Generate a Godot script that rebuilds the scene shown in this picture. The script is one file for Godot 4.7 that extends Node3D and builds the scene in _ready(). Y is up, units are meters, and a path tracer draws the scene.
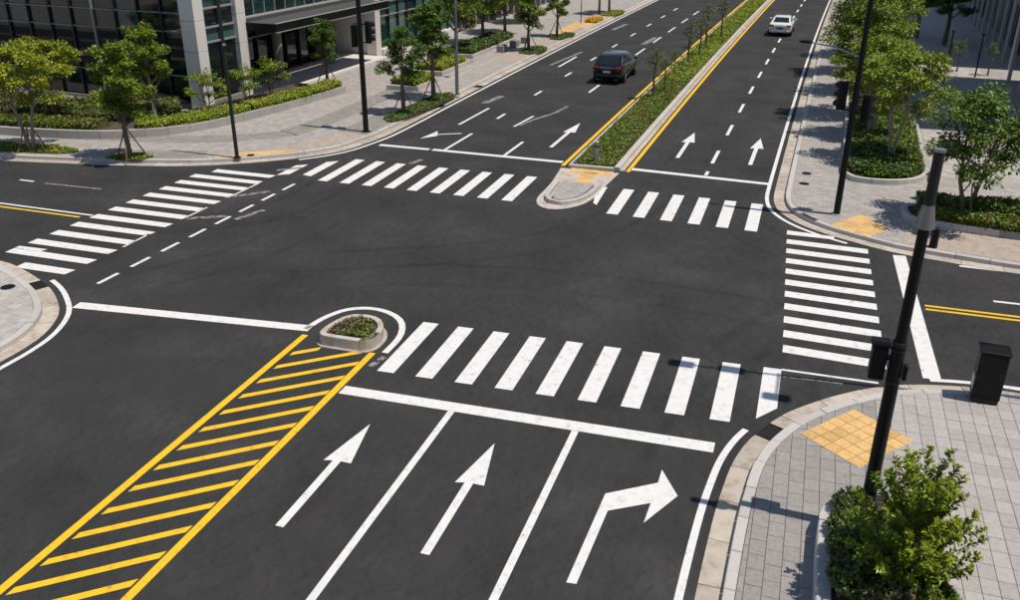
extends Node3D
# Signal-controlled crossroads seen from about ten metres up: x east, -z north (away from the camera).

var R := RandomNumberGenerator.new()
var M := {}
var taken := {}

# ---------------------------------------------------------------- geometry helpers
class MB:
	var v := PackedVector3Array()
	var n := PackedVector3Array()
	var c := PackedColorArray()
	var i := PackedInt32Array()
	func tri(a: Vector3, b: Vector3, d: Vector3) -> void:   # counter-clockwise from outside
		var m := (b - a).cross(d - a).normalized()
		var k := v.size()
		v.append_array([a, b, d]); n.append_array([m, m, m])
		i.append_array([k, k + 2, k + 1])
	func quad(a: Vector3, b: Vector3, d: Vector3, e: Vector3) -> void:
		var m := (d - a).cross(e - b).normalized()
		var k := v.size()
		v.append_array([a, b, d, e]); n.append_array([m, m, m, m])
		i.append_array([k, k + 2, k + 1, k, k + 3, k + 2])
	func box(ce: Vector3, size: Vector3, bev := 0.0, ba := Basis()) -> void:
		var h := size / 2.0
		var g := minf(bev, minf(h.x, minf(h.y, h.z)) * 0.9)
		if g <= 0.0:
			for ax in 3:
				for s in [-1.0, 1.0]:
					var u := Vector3.ZERO; u[(ax + 1) % 3] = h[(ax + 1) % 3]
					var w := Vector3.ZERO; w[(ax + 2) % 3] = h[(ax + 2) % 3]
					var o := Vector3.ZERO; o[ax] = h[ax] * s
					if s < 0.0:
						var t := u; u = w; w = t
					quad(ce + ba * (o - u - w), ce + ba * (o + u - w), ce + ba * (o + u + w), ce + ba * (o - u + w))
			return
		for ax in 3:
			var b1 := (ax + 1) % 3
			var b2 := (ax + 2) % 3
			for s in [-1.0, 1.0]:
				var u := Vector3.ZERO; u[b1] = h[b1] - g
				var w := Vector3.ZERO; w[b2] = h[b2] - g
				var o := Vector3.ZERO; o[ax] = h[ax] * s
				if s < 0.0:
					var t := u; u = w; w = t
				quad(ce + ba * (o - u - w), ce + ba * (o + u - w), ce + ba * (o + u + w), ce + ba * (o - u + w))
		for ax in 3:   # bevelled edges along ax
			var b1 := (ax + 1) % 3
			var b2 := (ax + 2) % 3
			for s1 in [-1.0, 1.0]:
				for s2 in [-1.0, 1.0]:
					var l := Vector3.ZERO; l[ax] = h[ax] - g
					var p := Vector3.ZERO; p[b1] = s1 * h[b1]; p[b2] = s2 * (h[b2] - g)
					var r := Vector3.ZERO; r[b1] = s1 * (h[b1] - g); r[b2] = s2 * h[b2]
					if s1 * s2 > 0.0:
						quad(ce + ba * (p - l), ce + ba * (r - l), ce + ba * (r + l), ce + ba * (p + l))
					else:
						quad(ce + ba * (p + l), ce + ba * (r + l), ce + ba * (r - l), ce + ba * (p - l))
		for sx in [-1.0, 1.0]:
			for sy in [-1.0, 1.0]:
				for sz in [-1.0, 1.0]:
					var a := ce + ba * Vector3(sx * h.x, sy * (h.y - g), sz * (h.z - g))
					var b := ce + ba * Vector3(sx * (h.x - g), sy * h.y, sz * (h.z - g))
					var d := ce + ba * Vector3(sx * (h.x - g), sy * (h.y - g), sz * h.z)
					if sx * sy * sz > 0.0: tri(a, b, d)
					else: tri(a, d, b)
	func tube(pts: Array, rad: Array, sides := 10, cap := true) -> void:
		var k0 := v.size()
		var last := pts.size() - 1
		var dir0: Vector3 = (pts[1] - pts[0]).normalized()
		var side := dir0.cross(Vector3.RIGHT if absf(dir0.x) < 0.9 else Vector3.UP).normalized()
		for k in pts.size():
			var d: Vector3 = (pts[mini(k + 1, last)] - pts[maxi(k - 1, 0)]).normalized()
			side = (side - d * side.dot(d)).normalized()
			var up := d.cross(side)
			for j in sides:
				var a := TAU * j / sides
				var o := side * cos(a) + up * sin(a)
				v.append(pts[k] + o * rad[k]); n.append(o)
		for k in last:
			for j in sides:
				var a := k0 + k * sides + j
				var b := k0 + k * sides + (j + 1) % sides
				i.append_array([a, a + sides, b, b, a + sides, b + sides])
		if cap:
			for e in [0, last]:
				var m: Vector3 = dir0 * -1.0 if e == 0 else (pts[last] - pts[last - 1]).normalized()
				var k1 := v.size()
				v.append(pts[e]); n.append(m)
				for j in sides:
					v.append(v[k0 + e * sides + j]); n.append(m)
				for j in sides:
					if e == 0: i.append_array([k1, k1 + 1 + j, k1 + 1 + (j + 1) % sides])
					else: i.append_array([k1, k1 + 1 + (j + 1) % sides, k1 + 1 + j])
	func flat(p: PackedVector2Array, y: float) -> void:
		var t := Geometry2D.triangulate_polygon(p)
		for k in range(0, t.size(), 3):
			var a := Vector3(p[t[k]].x, y, p[t[k]].y)
			var b := Vector3(p[t[k + 1]].x, y, p[t[k + 1]].y)
			var d := Vector3(p[t[k + 2]].x, y, p[t[k + 2]].y)
			if (b - a).cross(d - a).y < 0.0: tri(a, d, b)
			else: tri(a, b, d)
	func prism(p: PackedVector2Array, y0: float, y1: float, bev := 0.0) -> void:
		var top := p
		var yb := y1
		if bev > 0.0:
			var q := Geometry2D.offset_polygon(p, -bev, Geometry2D.JOIN_MITER)
			if q.size() == 1 and q[0].size() == p.size():
				# keep the order of corners
				var best := 0
				for k in q[0].size():
					if q[0][k].distance_to(p[0]) < q[0][best].distance_to(p[0]): best = k
				top = PackedVector2Array()
				var same := Geometry2D.is_polygon_clockwise(q[0]) == Geometry2D.is_polygon_clockwise(p)
				for k in p.size():
					top.append(q[0][(best + (k if same else p.size() - k)) % p.size()])
				yb = y1 - bev
		flat(top, y1)
		var ar := 0.0
		for k in p.size():
			ar += p[k].cross(p[(k + 1) % p.size()])
		for k in p.size():
			var e := (k + 1) % p.size()
			var a := Vector3(p[k].x, y0, p[k].y)
			var b := Vector3(p[e].x, y0, p[e].y)
			var a1 := Vector3(p[k].x, yb, p[k].y)
			var b1 := Vector3(p[e].x, yb, p[e].y)
			var a2 := Vector3(top[k].x, y1, top[k].y)
			var b2 := Vector3(top[e].x, y1, top[e].y)
			if ar > 0.0:
				quad(b, a, a1, b1)
				if yb < y1: quad(b1, a1, a2, b2)
			else:
				quad(a, b, b1, a1)
				if yb < y1: quad(a1, b1, b2, a2)
	func leaf(p: Vector3, d: Vector3, up: Vector3, l: float, w: float, col: Color) -> void:
		var s := d.cross(up).normalized()
		var u := s.cross(d).normalized()
		var k := v.size()
		v.append_array([p, p + d * l * 0.48 + s * w * 0.5 + u * l * 0.07, p + d * l - u * l * 0.12, p + d * l * 0.48 - s * w * 0.5 + u * l * 0.07])
		var m := (u + s * 0.3).normalized()
		var m2 := (u - s * 0.3).normalized()
		n.append_array([u, m2, u, m])
		c.append_array([col, col, col, col])
		i.append_array([k, k + 2, k + 1, k, k + 3, k + 2])
	func done() -> ArrayMesh:
		var a := []
		a.resize(Mesh.ARRAY_MAX)
		a[Mesh.ARRAY_VERTEX] = v; a[Mesh.ARRAY_NORMAL] = n; a[Mesh.ARRAY_INDEX] = i
		if c.size() == v.size(): a[Mesh.ARRAY_COLOR] = c
		var m := ArrayMesh.new()
		m.add_surface_from_arrays(Mesh.PRIMITIVE_TRIANGLES, a)
		return m

func V2(a: Array) -> PackedVector2Array:
	var p := PackedVector2Array()
	for k in range(0, a.size(), 2): p.append(Vector2(a[k], a[k + 1]))
	return p

func numbered(called: String) -> String:
	if not taken.has(called):
		taken[called] = 0
		return called
	taken[called] += 1
	return "%s_%03d" % [called, taken[called]]

func meta(o: Node, label := "", category := "", group := "", kind := "") -> void:
	if label: o.set_meta("label", label)
	if category: o.set_meta("category", category)
	if group: o.set_meta("group", group)
	if kind: o.set_meta("kind", kind)

func thing(called: String, label: String, category: String, at := Vector3.ZERO, turn := 0.0, group := "", kind := "") -> Node3D:
	var o := Node3D.new()
	o.name = numbered(called)
	add_child(o)
	o.position = at
	o.rotation.y = turn
	meta(o, label, category, group, kind)
	return o

func obj(called: String, mesh: Mesh, mat: Material, parent: Node = null, at := Vector3.ZERO) -> MeshInstance3D:
	var o := MeshInstance3D.new()
	o.mesh = mesh
	o.material_override = mat
	o.position = at
	if parent == null:
		o.name = numbered(called)
		add_child(o)
	else:
		o.name = called
		parent.add_child(o, true)
	return o

func bend(p: Vector2) -> Vector2:   # the northern street veers a little to the right
	if p.y > -36.0: return p
	var d := -36.0 - p.y
	return Vector2(p.x + 0.016 * d + 0.00015 * d * d, p.y)

func bent(p: PackedVector2Array) -> PackedVector2Array:
	var q := PackedVector2Array()
	for a in p: q.append(bend(a))
	return q

func smooth(p: PackedVector2Array, step := 0.25) -> PackedVector2Array:
	var q := PackedVector2Array()
	for k in p.size() - 1:
		var a := p[maxi(k - 1, 0)]
		var b := p[k]
		var d := p[k + 1]
		var e := p[mini(k + 2, p.size() - 1)]
		if b.distance_to(d) > 3.0 * a.distance_to(b) and k > 0: a = b * 2.0 - b.lerp(d, 0.2).lerp(b * 2.0 - a, 0.2)
		var m := maxi(1, int(b.distance_to(d) / step))
		for j in m:
			var t := float(j) / m
			var l := b.distance_to(d)
			# centripetal-like tangents scaled to the segment
			var t1 := (d - a).normalized() * l if k > 0 else (d - b)
			var t2 := (e - b).normalized() * l if k < p.size() - 2 else (d - b)
			var h := t * t * (3.0 - 2.0 * t)
			q.append(b * (1.0 - h) + d * h + t1 * (t * (1.0 - t) * (1.0 - t)) - t2 * (t * t * (1.0 - t)))
	q.append(p[p.size() - 1])
	return q

func offset(p: PackedVector2Array, o: float) -> PackedVector2Array:   # to the right of travel
	var q := PackedVector2Array()
	for k in p.size():
		var d := (p[mini(k + 1, p.size() - 1)] - p[maxi(k - 1, 0)]).normalized()
		q.append(p[k] + Vector2(-d.y, d.x) * o)
	return q

func ribbon(p: PackedVector2Array, o0: float, o1: float, y: float) -> ArrayMesh:
	var m := MB.new()
	var a := offset(p, o0)
	var b := offset(p, o1)
	for k in p.size() - 1:
		m.quad(Vector3(a[k].x, y, a[k].y), Vector3(b[k].x, y, b[k].y), Vector3(b[k + 1].x, y, b[k + 1].y), Vector3(a[k + 1].x, y, a[k + 1].y))
	return m.done()

func part_of(p: PackedVector2Array, s0: float, s1: float) -> PackedVector2Array:
	var q := PackedVector2Array()
	var s := 0.0
	for k in p.size() - 1:
		var l := p[k].distance_to(p[k + 1])
		if s + l > s0 and q.is_empty(): q.append(p[k].lerp(p[k + 1], clampf((s0 - s) / l, 0, 1)))
		if not q.is_empty():
			if s + l >= s1:
				q.append(p[k].lerp(p[k + 1], (s1 - s) / l))
				return q
			if s + l > s0 + 0.02: q.append(p[k + 1])
		s += l
	return q

func clean(p: PackedVector2Array) -> PackedVector2Array:
	var q := PackedVector2Array()
	for a in p:
		if q.is_empty() or a.distance_to(q[q.size() - 1]) > 0.02: q.append(a)
	return q

func length(p: PackedVector2Array) -> float:
	var s := 0.0
	for k in p.size() - 1: s += p[k].distance_to(p[k + 1])
	return s

func stones(parent: Node, called: String, p: PackedVector2Array, o0: float, o1: float, y0: float, y1: float, each: float, mats: Array, s0 := 0.0, s1 := -1.0, gap := 0.012, bev := 0.012) -> void:
	if s1 < 0.0: s1 = length(p)
	var n := maxi(1, int(round((s1 - s0) / each)))
	var l := (s1 - s0) / n
	for k in n:
		var q := clean(part_of(p, s0 + k * l + gap / 2, s0 + (k + 1) * l - gap / 2))
		if q.size() < 2: continue
		# thin out straight runs
		if q.size() > 3 and absf((q[1] - q[0]).angle_to(q[q.size() - 1] - q[q.size() - 2])) < 0.01: q = PackedVector2Array([q[0], q[q.size() - 1]])
		var a := offset(q, o0)
		var b := offset(q, o1)
		b.reverse()
		a.append_array(b)
		var m := MB.new()
		m.prism(a, y0, y1 + R.randf_range(-0.003, 0.003), bev)
		obj(called, m.done(), mats[R.randi() % mats.size()], parent)

# ---------------------------------------------------------------- materials
func C(r: float, g: float, b: float, a := 1.0) -> Color:   # linear base colour
	var k := Color(r, g, b).linear_to_srgb()
	k.a = a
	return k

func noise(sd: int, freq: float, stops: Array, size := 512, oct := 5, gain := 0.55) -> NoiseTexture2D:
	var f := FastNoiseLite.new()
	f.seed = sd
	f.noise_type = FastNoiseLite.TYPE_SIMPLEX_SMOOTH
	f.frequency = freq
	f.fractal_octaves = oct
	f.fractal_gain = gain
	var g := Gradient.new()
	var offs := PackedFloat32Array()
	var cols := PackedColorArray()
	for s in stops:
		offs.append(s[0]); cols.append(s[1])
	g.offsets = offs
	g.colors = cols
	var t := NoiseTexture2D.new()
	t.width = size; t.height = size
	t.seamless = true
	t.noise = f
	t.color_ramp = g
	return t

func mat(called: String, col: Color, rough := 0.8, metal := 0.0) -> StandardMaterial3D:
	var m := StandardMaterial3D.new()
	m.resource_name = called
	m.albedo_color = col
	m.roughness = rough
	m.metallic = metal
	M[called] = m
	return m

func tmat(called: String, tex: Texture2D, tile: float, rough := 0.85, bump: Texture2D = null, bs := 0.5) -> StandardMaterial3D:
	var m := mat(called, Color.WHITE, rough)
	m.albedo_texture = tex
	m.uv1_triplanar = true
	m.uv1_world_triplanar = true
	m.uv1_scale = Vector3.ONE / tile
	if bump:
		m.normal_enabled = true
		m.normal_texture = bump
		m.normal_scale = bs
	return m

func bumps(sd: int, freq: float, strength := 4.0, size := 512) -> NoiseTexture2D:
	var t := noise(sd, freq, [[0.0, Color.BLACK], [1.0, Color.WHITE]], size)
	t.color_ramp = null
	t.as_normal_map = true
	t.bump_strength = strength
	return t

func grey(x: float) -> Color: return C(x, x * 0.965, x * 0.935)

func materials() -> void:
	tmat("asphalt", noise(3, 0.004, [[0.0, C(0.027, 0.027, 0.028)], [0.35, C(0.037, 0.037, 0.0385)], [0.6, C(0.042, 0.042, 0.0438)], [1.0, C(0.060, 0.0595, 0.061)]], 2048, 8, 0.62), 34.0, 0.9, bumps(4, 0.08, 6.0, 1024), 0.35).metallic_specular = 0.35
	tmat("earth", noise(5, 0.01, [[0.0, C(0.05, 0.04, 0.03)], [1.0, C(0.13, 0.1, 0.075)]]), 3.0, 1.0, bumps(6, 0.05, 8.0), 1.0)
	tmat("far_ground", noise(7, 0.01, [[0.0, grey(0.2)], [1.0, grey(0.3)]]), 20.0)
	# thermoplastic road paint: chips and thin patches let the asphalt through
	for a in [["white_paint", C(0.725, 0.735, 0.74), C(0.55, 0.555, 0.555), 0.115], ["yellow_paint", C(0.86, 0.52, 0.012), C(0.60, 0.36, 0.02), 0.12], ["worn_white_paint", C(0.30, 0.298, 0.29), C(0.17, 0.168, 0.165), 0.36]]:
		var cut: float = a[3]
		var thin: Color = a[2]
		var gone := thin
		gone.a = 0.0
		var m := tmat(a[0], noise(11 + int(cut * 100), 0.02, [[0.0, gone], [cut, gone], [cut + 0.02, thin], [cut + 0.22, a[1].lerp(thin, 0.25)], [cut + 0.4, a[1]], [1.0, a[1]]], 1024, 7, 0.75), 6.0, 0.75)
		m.transparency = BaseMaterial3D.TRANSPARENCY_ALPHA_SCISSOR
		m.alpha_scissor_threshold = 0.5
	for a in [["tyre_rubber_mark", C(0.016, 0.0155, 0.0155), 0.2, 31], ["pale_dust", C(0.10, 0.097, 0.094), 0.3, 33]]:
		var sm := mat(a[0], Color.WHITE, 0.8)
		sm.albedo_texture = smear_texture(a[3], a[1], a[2])
		sm.transparency = BaseMaterial3D.TRANSPARENCY_ALPHA
	# stone
	for k in 3:
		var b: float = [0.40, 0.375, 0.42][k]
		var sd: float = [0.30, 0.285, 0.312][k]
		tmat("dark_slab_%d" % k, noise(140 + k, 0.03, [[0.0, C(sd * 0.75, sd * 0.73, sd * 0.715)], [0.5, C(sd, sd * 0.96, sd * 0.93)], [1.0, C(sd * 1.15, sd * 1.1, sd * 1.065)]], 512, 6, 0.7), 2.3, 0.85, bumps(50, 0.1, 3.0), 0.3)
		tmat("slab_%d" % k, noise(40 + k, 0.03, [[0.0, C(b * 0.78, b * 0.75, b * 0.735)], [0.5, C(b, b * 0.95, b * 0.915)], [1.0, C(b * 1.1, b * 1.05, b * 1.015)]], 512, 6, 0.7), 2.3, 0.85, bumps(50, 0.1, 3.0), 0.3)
		tmat("kerb_%d" % k, noise(44 + k, 0.05, [[0.0, grey(b * 0.95)], [0.5, grey(b * 1.25)], [1.0, grey(b * 1.4)]], 512, 6, 0.75), 1.9, 0.85, bumps(51, 0.15, 3.0), 0.3)
		var t: float = [0.95, 0.85, 1.05][k]
		tmat("gutter_%d" % k, noise(48 + k, 0.012, [[0.0, C(0.30 * t, 0.245 * t, 0.195 * t)], [0.4, C(0.47 * t, 0.415 * t, 0.355 * t)], [1.0, C(0.56 * t, 0.515 * t, 0.455 * t)]], 512, 6, 0.65), 3.1, 0.9, bumps(52, 0.1, 3.0), 0.3)
		tmat("tactile_%d" % k, noise(55 + k, 0.03, [[0.0, C(0.45 * t, 0.29 * t, 0.12 * t)], [0.5, C(0.69 * t, 0.44 * t, 0.17 * t)], [1.0, C(0.72 * t, 0.51 * t, 0.27 * t)]], 512, 6, 0.7), 2.0, 0.8)
	tmat("mortar", noise(60, 0.05, [[0.0, grey(0.24)], [1.0, grey(0.33)]]), 1.0, 1.0)
	tmat("paving", paving_texture(0.36, 61), 6.0, 0.88, bumps(53, 0.1, 3.0), 0.3)
	tmat("dark_paving", paving_texture(0.26, 62), 6.0, 0.88)
	tmat("pale_paving", paving_texture(0.42, 63), 6.0, 0.88)
	tmat("tan_paving", noise(64, 0.02, [[0.0, C(0.3, 0.24, 0.2)], [0.5, C(0.4, 0.34, 0.29)], [1.0, C(0.46, 0.4, 0.35)]], 512, 6, 0.7), 5.0)
	tmat("granite", noise(65, 0.05, [[0.0, grey(0.55)], [0.5, grey(0.71)], [1.0, grey(0.78)]], 512, 6, 0.8), 1.6, 0.6)
	tmat("grey_granite", noise(66, 0.05, [[0.0, grey(0.16)], [0.5, grey(0.24)], [1.0, grey(0.33)]], 512, 6, 0.8), 1.6, 0.7)
	# plants
	for a in [["leaf", 0.14], ["glossy_leaf", 0.14]]:
		var m := mat(a[0], Color.WHITE, 0.5 if a[0] == "leaf" else 0.38)
		m.vertex_color_use_as_albedo = true
		m.backlight_enabled = true
		m.backlight = C(a[1] * 0.9, a[1] * 1.25, 0.01)
	tmat("bark", noise(70, 0.03, [[0.0, C(0.07, 0.055, 0.04)], [0.5, C(0.16, 0.125, 0.09)], [1.0, C(0.27, 0.22, 0.17)]], 256), 0.6, 0.95, bumps(71, 0.05, 8.0, 256), 0.8)
	tmat("pale_bark", noise(72, 0.03, [[0.0, C(0.14, 0.12, 0.09)], [0.5, C(0.28, 0.24, 0.19)], [1.0, C(0.4, 0.36, 0.29)]], 256), 0.6, 0.95)
	tmat("twigs", noise(73, 0.05, [[0.0, C(0.09, 0.07, 0.04)], [0.5, C(0.11, 0.11, 0.045)], [1.0, C(0.13, 0.16, 0.05)]], 256), 0.7, 1.0, bumps(74, 0.06, 9.0, 256), 1.0)
	tmat("stake_wood", noise(75, 0.03, [[0.0, C(0.12, 0.075, 0.05)], [1.0, C(0.25, 0.17, 0.12)]], 256), 0.5, 0.9)
	# metal, glass, car paint
	mat("black_metal", C(0.010, 0.010, 0.011), 0.45, 0.0).metallic_specular = 0.3
	mat("dark_metal", C(0.025, 0.026, 0.027), 0.5, 0.0).metallic_specular = 0.35
	mat("grey_metal", C(0.30, 0.31, 0.32), 0.4, 0.7)
	mat("pale_metal", C(0.55, 0.56, 0.57), 0.45, 0.4)
	mat("frame_metal", C(0.34, 0.36, 0.36), 0.4, 0.3)
	mat("dark_frame", C(0.018, 0.028, 0.027), 0.4, 0.2)
	pane_glass("glass", C(0.008, 0.018, 0.02, 0.62))
	pane_glass("teal_glass", C(0.015, 0.06, 0.056, 0.55))
	pane_glass("pale_glass", C(0.09, 0.19, 0.18, 0.7))
	mat("spandrel", C(0.055, 0.115, 0.11), 0.18)
	mat("interior", C(0.33, 0.32, 0.30), 0.9)
	mat("iron", C(0.03, 0.029, 0.028), 0.7)
	mat("brown_panel", C(0.09, 0.055, 0.035), 0.6)
	mat("cream_panel", C(0.38, 0.34, 0.27), 0.7)
	for a in [["black_car_paint", C(0.004, 0.0045, 0.005), 0.25], ["white_car_paint", C(0.78, 0.79, 0.80), 0.3]]:
		var m := mat(a[0], a[1], a[2])
		m.clearcoat_enabled = true
		m.clearcoat = 1.0
		m.clearcoat_roughness = 0.06
		m.metallic_specular = 0.25
	mat("car_glass", C(0.012, 0.02, 0.023), 0.05)
	mat("rubber", C(0.015, 0.015, 0.015), 0.9)
	mat("alloy", C(0.55, 0.56, 0.57), 0.3, 0.8)
	mat("red_lens", C(0.32, 0.012, 0.014), 0.15)
	mat("plate_blue", C(0.03, 0.10, 0.32), 0.5)
	mat("plate_white", C(0.6, 0.66, 0.66), 0.5)
	mat("dark_lens", C(0.02, 0.012, 0.01), 0.12)

func pane_glass(called: String, col: Color) -> void:
	mat(called, col, 0.03).transparency = BaseMaterial3D.TRANSPARENCY_ALPHA

func paving_texture(b: float, sd: int) -> ImageTexture:   # small pavers, too far off to tell apart: 0.3 m joints in a six metre tile
	var f := FastNoiseLite.new()
	f.seed = sd
	f.frequency = 0.03
	f.fractal_octaves = 5
	f.fractal_gain = 0.7
	var src := f.get_seamless_image(480, 480)
	var rg := RandomNumberGenerator.new()
	rg.seed = sd
	var tone := []
	for k in 400: tone.append(rg.randf_range(0.88, 1.1))
	var im := Image.create_empty(480, 480, false, Image.FORMAT_RGB8)
	for y in 480:
		for x in 480:
			var k: float = b * (0.82 + 0.36 * src.get_pixel(x, y).r) * tone[(y / 24) * 20 + ((x + 12 * ((y / 24) % 2)) % 480) / 24]
			if y % 24 == 0 or (x + 12 * ((y / 24) % 2)) % 24 == 0: k *= 0.72
			im.set_pixel(x, y, C(k, k * 0.945, k * 0.905))
	return ImageTexture.create_from_image(im)

# ---------------------------------------------------------------- plants
func tone(base: Color, spread := 0.3, yellow := 0.0) -> Color:
	var k := 1.0 + R.randf_range(-spread, spread)
	var y := R.randf() * yellow
	return Color(base.r * k * (1.0 + y * 0.6), base.g * k * (1.0 + y * 0.32), base.b * k)

func rnd3() -> Vector3:
	var u := Vector3(R.randfn(), R.randfn(), R.randfn())
	return u.normalized()

# One street tree: trunk, limbs to every clump, and leaves gathered in uneven clumps.
func tree_meshes(sd: int, h: float, r: float, clear: float, clumps: int, per: int, ll: float, base: Color, flatness := 0.62, stems := 1, yellow := 0.5) -> Dictionary:
	R.seed = sd
	var t := MB.new()
	var l := MB.new()
	var tops := []
	for s in stems:
		var a := TAU * s / stems + R.randf()
		var lean := Vector3(cos(a), 0, sin(a)) * (0.0 if stems == 1 else r * 0.22)
		var wob := Vector3(R.randf_range(-0.1, 0.1), 0, R.randf_range(-0.1, 0.1))
		var tr := 0.022 * h / sqrt(stems)
		var pts := [Vector3(0, -0.1, 0) + lean * 0.15, lean * 0.5 + wob * 0.5 + Vector3(0, clear * 0.5, 0), lean + wob + Vector3(0, clear, 0), lean * 1.2 - wob * 0.6 + Vector3(0, clear + (h - clear) * 0.45, 0), lean * 1.25 + Vector3(0, clear + (h - clear) * 0.8, 0)]
		t.tube(pts, [tr * 1.25, tr, tr * 0.85, tr * 0.5, tr * 0.2], 8)
		tops.append(pts)
	# main limbs, each carrying a few flat clumps with air between them
	var limbs := maxi(5, clumps / 4)
	for k in limbs:
		var u := (k + 0.5) / limbs
		var ph := k * 2.39996 + R.randf_range(-0.4, 0.4)
		var wide := sin(PI * (0.30 + 0.62 * u)) * R.randf_range(0.62, 1.0)
		if k == limbs - 1: wide = 0.12
		var yy := clear + (h - clear) * (0.16 + 0.70 * u) + R.randf_range(-0.12, 0.12)
		var en := Vector3(cos(ph) * wide * r * 0.74, yy, sin(ph) * wide * r * 0.74)
		var from: Array = tops[k % stems]
		var fy := clampf((yy - wide * r * 0.8 - clear) / (h - clear), -0.12, 0.8)
		var st: Vector3 = from[2].lerp(from[4], maxf(fy, 0.0)) if fy >= 0.0 else from[2].lerp(from[1], 0.15)
		var br := 0.0085 * h * (1.2 - 0.6 * u)
		var bow := st.lerp(en, 0.5) + Vector3(0, -0.09 * r, 0)
		t.tube([st, bow, en], [br, br * 0.75, br * 0.4], 5, false)
		for b in 4 + R.randi() % 2:
			var cr := r * R.randf_range(0.15, 0.27)
			var o := rnd3()
			var ce := en + Vector3(o.x * r * 0.42, o.y * r * 0.22, o.z * r * 0.42)
			if b == 0: ce = en
			t.tube([bow.lerp(en, 0.7), ce], [br * 0.4, br * 0.15], 4, false)
			for q in 3: t.tube([ce, ce + rnd3() * Vector3(1, 0.5, 1) * cr], [br * 0.16, br * 0.07], 3, false)
			var tint := tone(base, 0.16, 0.0)
			for q in int(per * R.randf_range(0.75, 1.25)):
				var d := rnd3()
				var p := ce + Vector3(d.x, d.y * flatness, d.z) * cr * pow(R.randf(), 0.5) * R.randf_range(0.85, 1.2)
				var dir := (d * Vector3(1, 0.5, 1) + rnd3() * 0.6 + Vector3(0, -0.1, 0)).normalized()
				var up := (Vector3.UP * 1.2 + d * 0.5 + rnd3() * 0.5).normalized()
				if absf(up.dot(dir)) > 0.97: up = Vector3.RIGHT
				var sz := ll * R.randf_range(0.65, 1.25)
				l.leaf(p, dir, up, sz, sz * 0.55, tone(tint, 0.26, yellow))
	return {"trunk": t.done(), "crown": l.done()}

var stake_mesh: ArrayMesh
func plant_tree(src: Dictionary, label: String, x: float, z: float, y := 0.15, s := 1.0, turn := 0.0, group := "", stakes := true, bark := "bark", sy := 0.0) -> Node3D:
	var o := thing("street_tree", label, "tree", Vector3(x, y, z), 0.0, group)
	var a := obj("trunk", src.trunk, M[bark], o)
	var b := obj("crown", src.crown, M.leaf, o)
	for q in [a, b]:
		q.rotation.y = turn
		q.scale = Vector3(s, s if sy == 0.0 else sy, s)
	if stakes:
		for k in 3:
			var m := obj("stake", stake_mesh, M.stake_wood, o)
			m.rotation.y = turn + TAU * k / 3.0
	return o

func leafy_strip(m: MB, p: PackedVector2Array, w: float, y0: float, h: float, per: float, ll: float, cols: Array, yellow := 0.6) -> void:
	var total := length(p)
	var n := int(total * per)
	for k in n:
		var s := R.randf() * total
		var q := part_of(p, s, minf(s + 0.05, total))
		if q.size() < 2: continue
		var d := (q[1] - q[0]).normalized()
		var side := Vector2(-d.y, d.x)
		var o := R.randf_range(-0.5, 0.5)
		var lump := 0.86 + 0.14 * sin(s * 2.1 + o * 3.0) * cos(s * 0.77 + 1.3)
		var y := y0 + h * lump * R.randf_range(0.8, 1.04)
		var out := Vector3.UP
		if R.randf() < 0.45:   # the flanks
			o = 0.5 * signf(o) * R.randf_range(0.94, 1.08)
			y = y0 + h * lump * R.randf()
			out = Vector3(side.x, 0.35, side.y) * signf(o)
			out.y = 0.35
		var c := q[0] + side * o * w
		var dir := (rnd3() * Vector3(1, 0.45, 1) + out.normalized() * 0.2).normalized()
		var up := (out.normalized() + Vector3.UP * 0.6 + rnd3() * 0.5).normalized()
		if absf(up.dot(dir)) > 0.97: up = Vector3.RIGHT
		var sz := ll * R.randf_range(0.6, 1.3)
		var base: Color = cols[R.randi() % cols.size()]
		m.leaf(Vector3(c.x, y, c.y), dir, up, sz, sz * 0.55, tone(base, 0.3, yellow))

func hedge(label: String, pts: Array, w: float, y0: float, h: float, per: float, ll: float, cols: Array, called := "hedge", group := "", yellow := 0.6) -> Node3D:
	var p := smooth(V2(pts), 0.4)
	var o := thing(called, label, "hedge" if called == "hedge" else "shrub", Vector3.ZERO, 0.0, group)
	var m := MB.new()
	var a := offset(p, -w * 0.42)
	var b := offset(p, w * 0.42)
	b.reverse()
	a.append_array(b)
	m.prism(a, y0 - 0.05, y0 + h * 0.72)
	obj("branches", m.done(), M.twigs, o)
	var l := MB.new()
	leafy_strip(l, p, w, y0, h, per, ll, cols, yellow)
	obj("foliage", l.done(), M.leaf, o)
	return o

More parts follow.
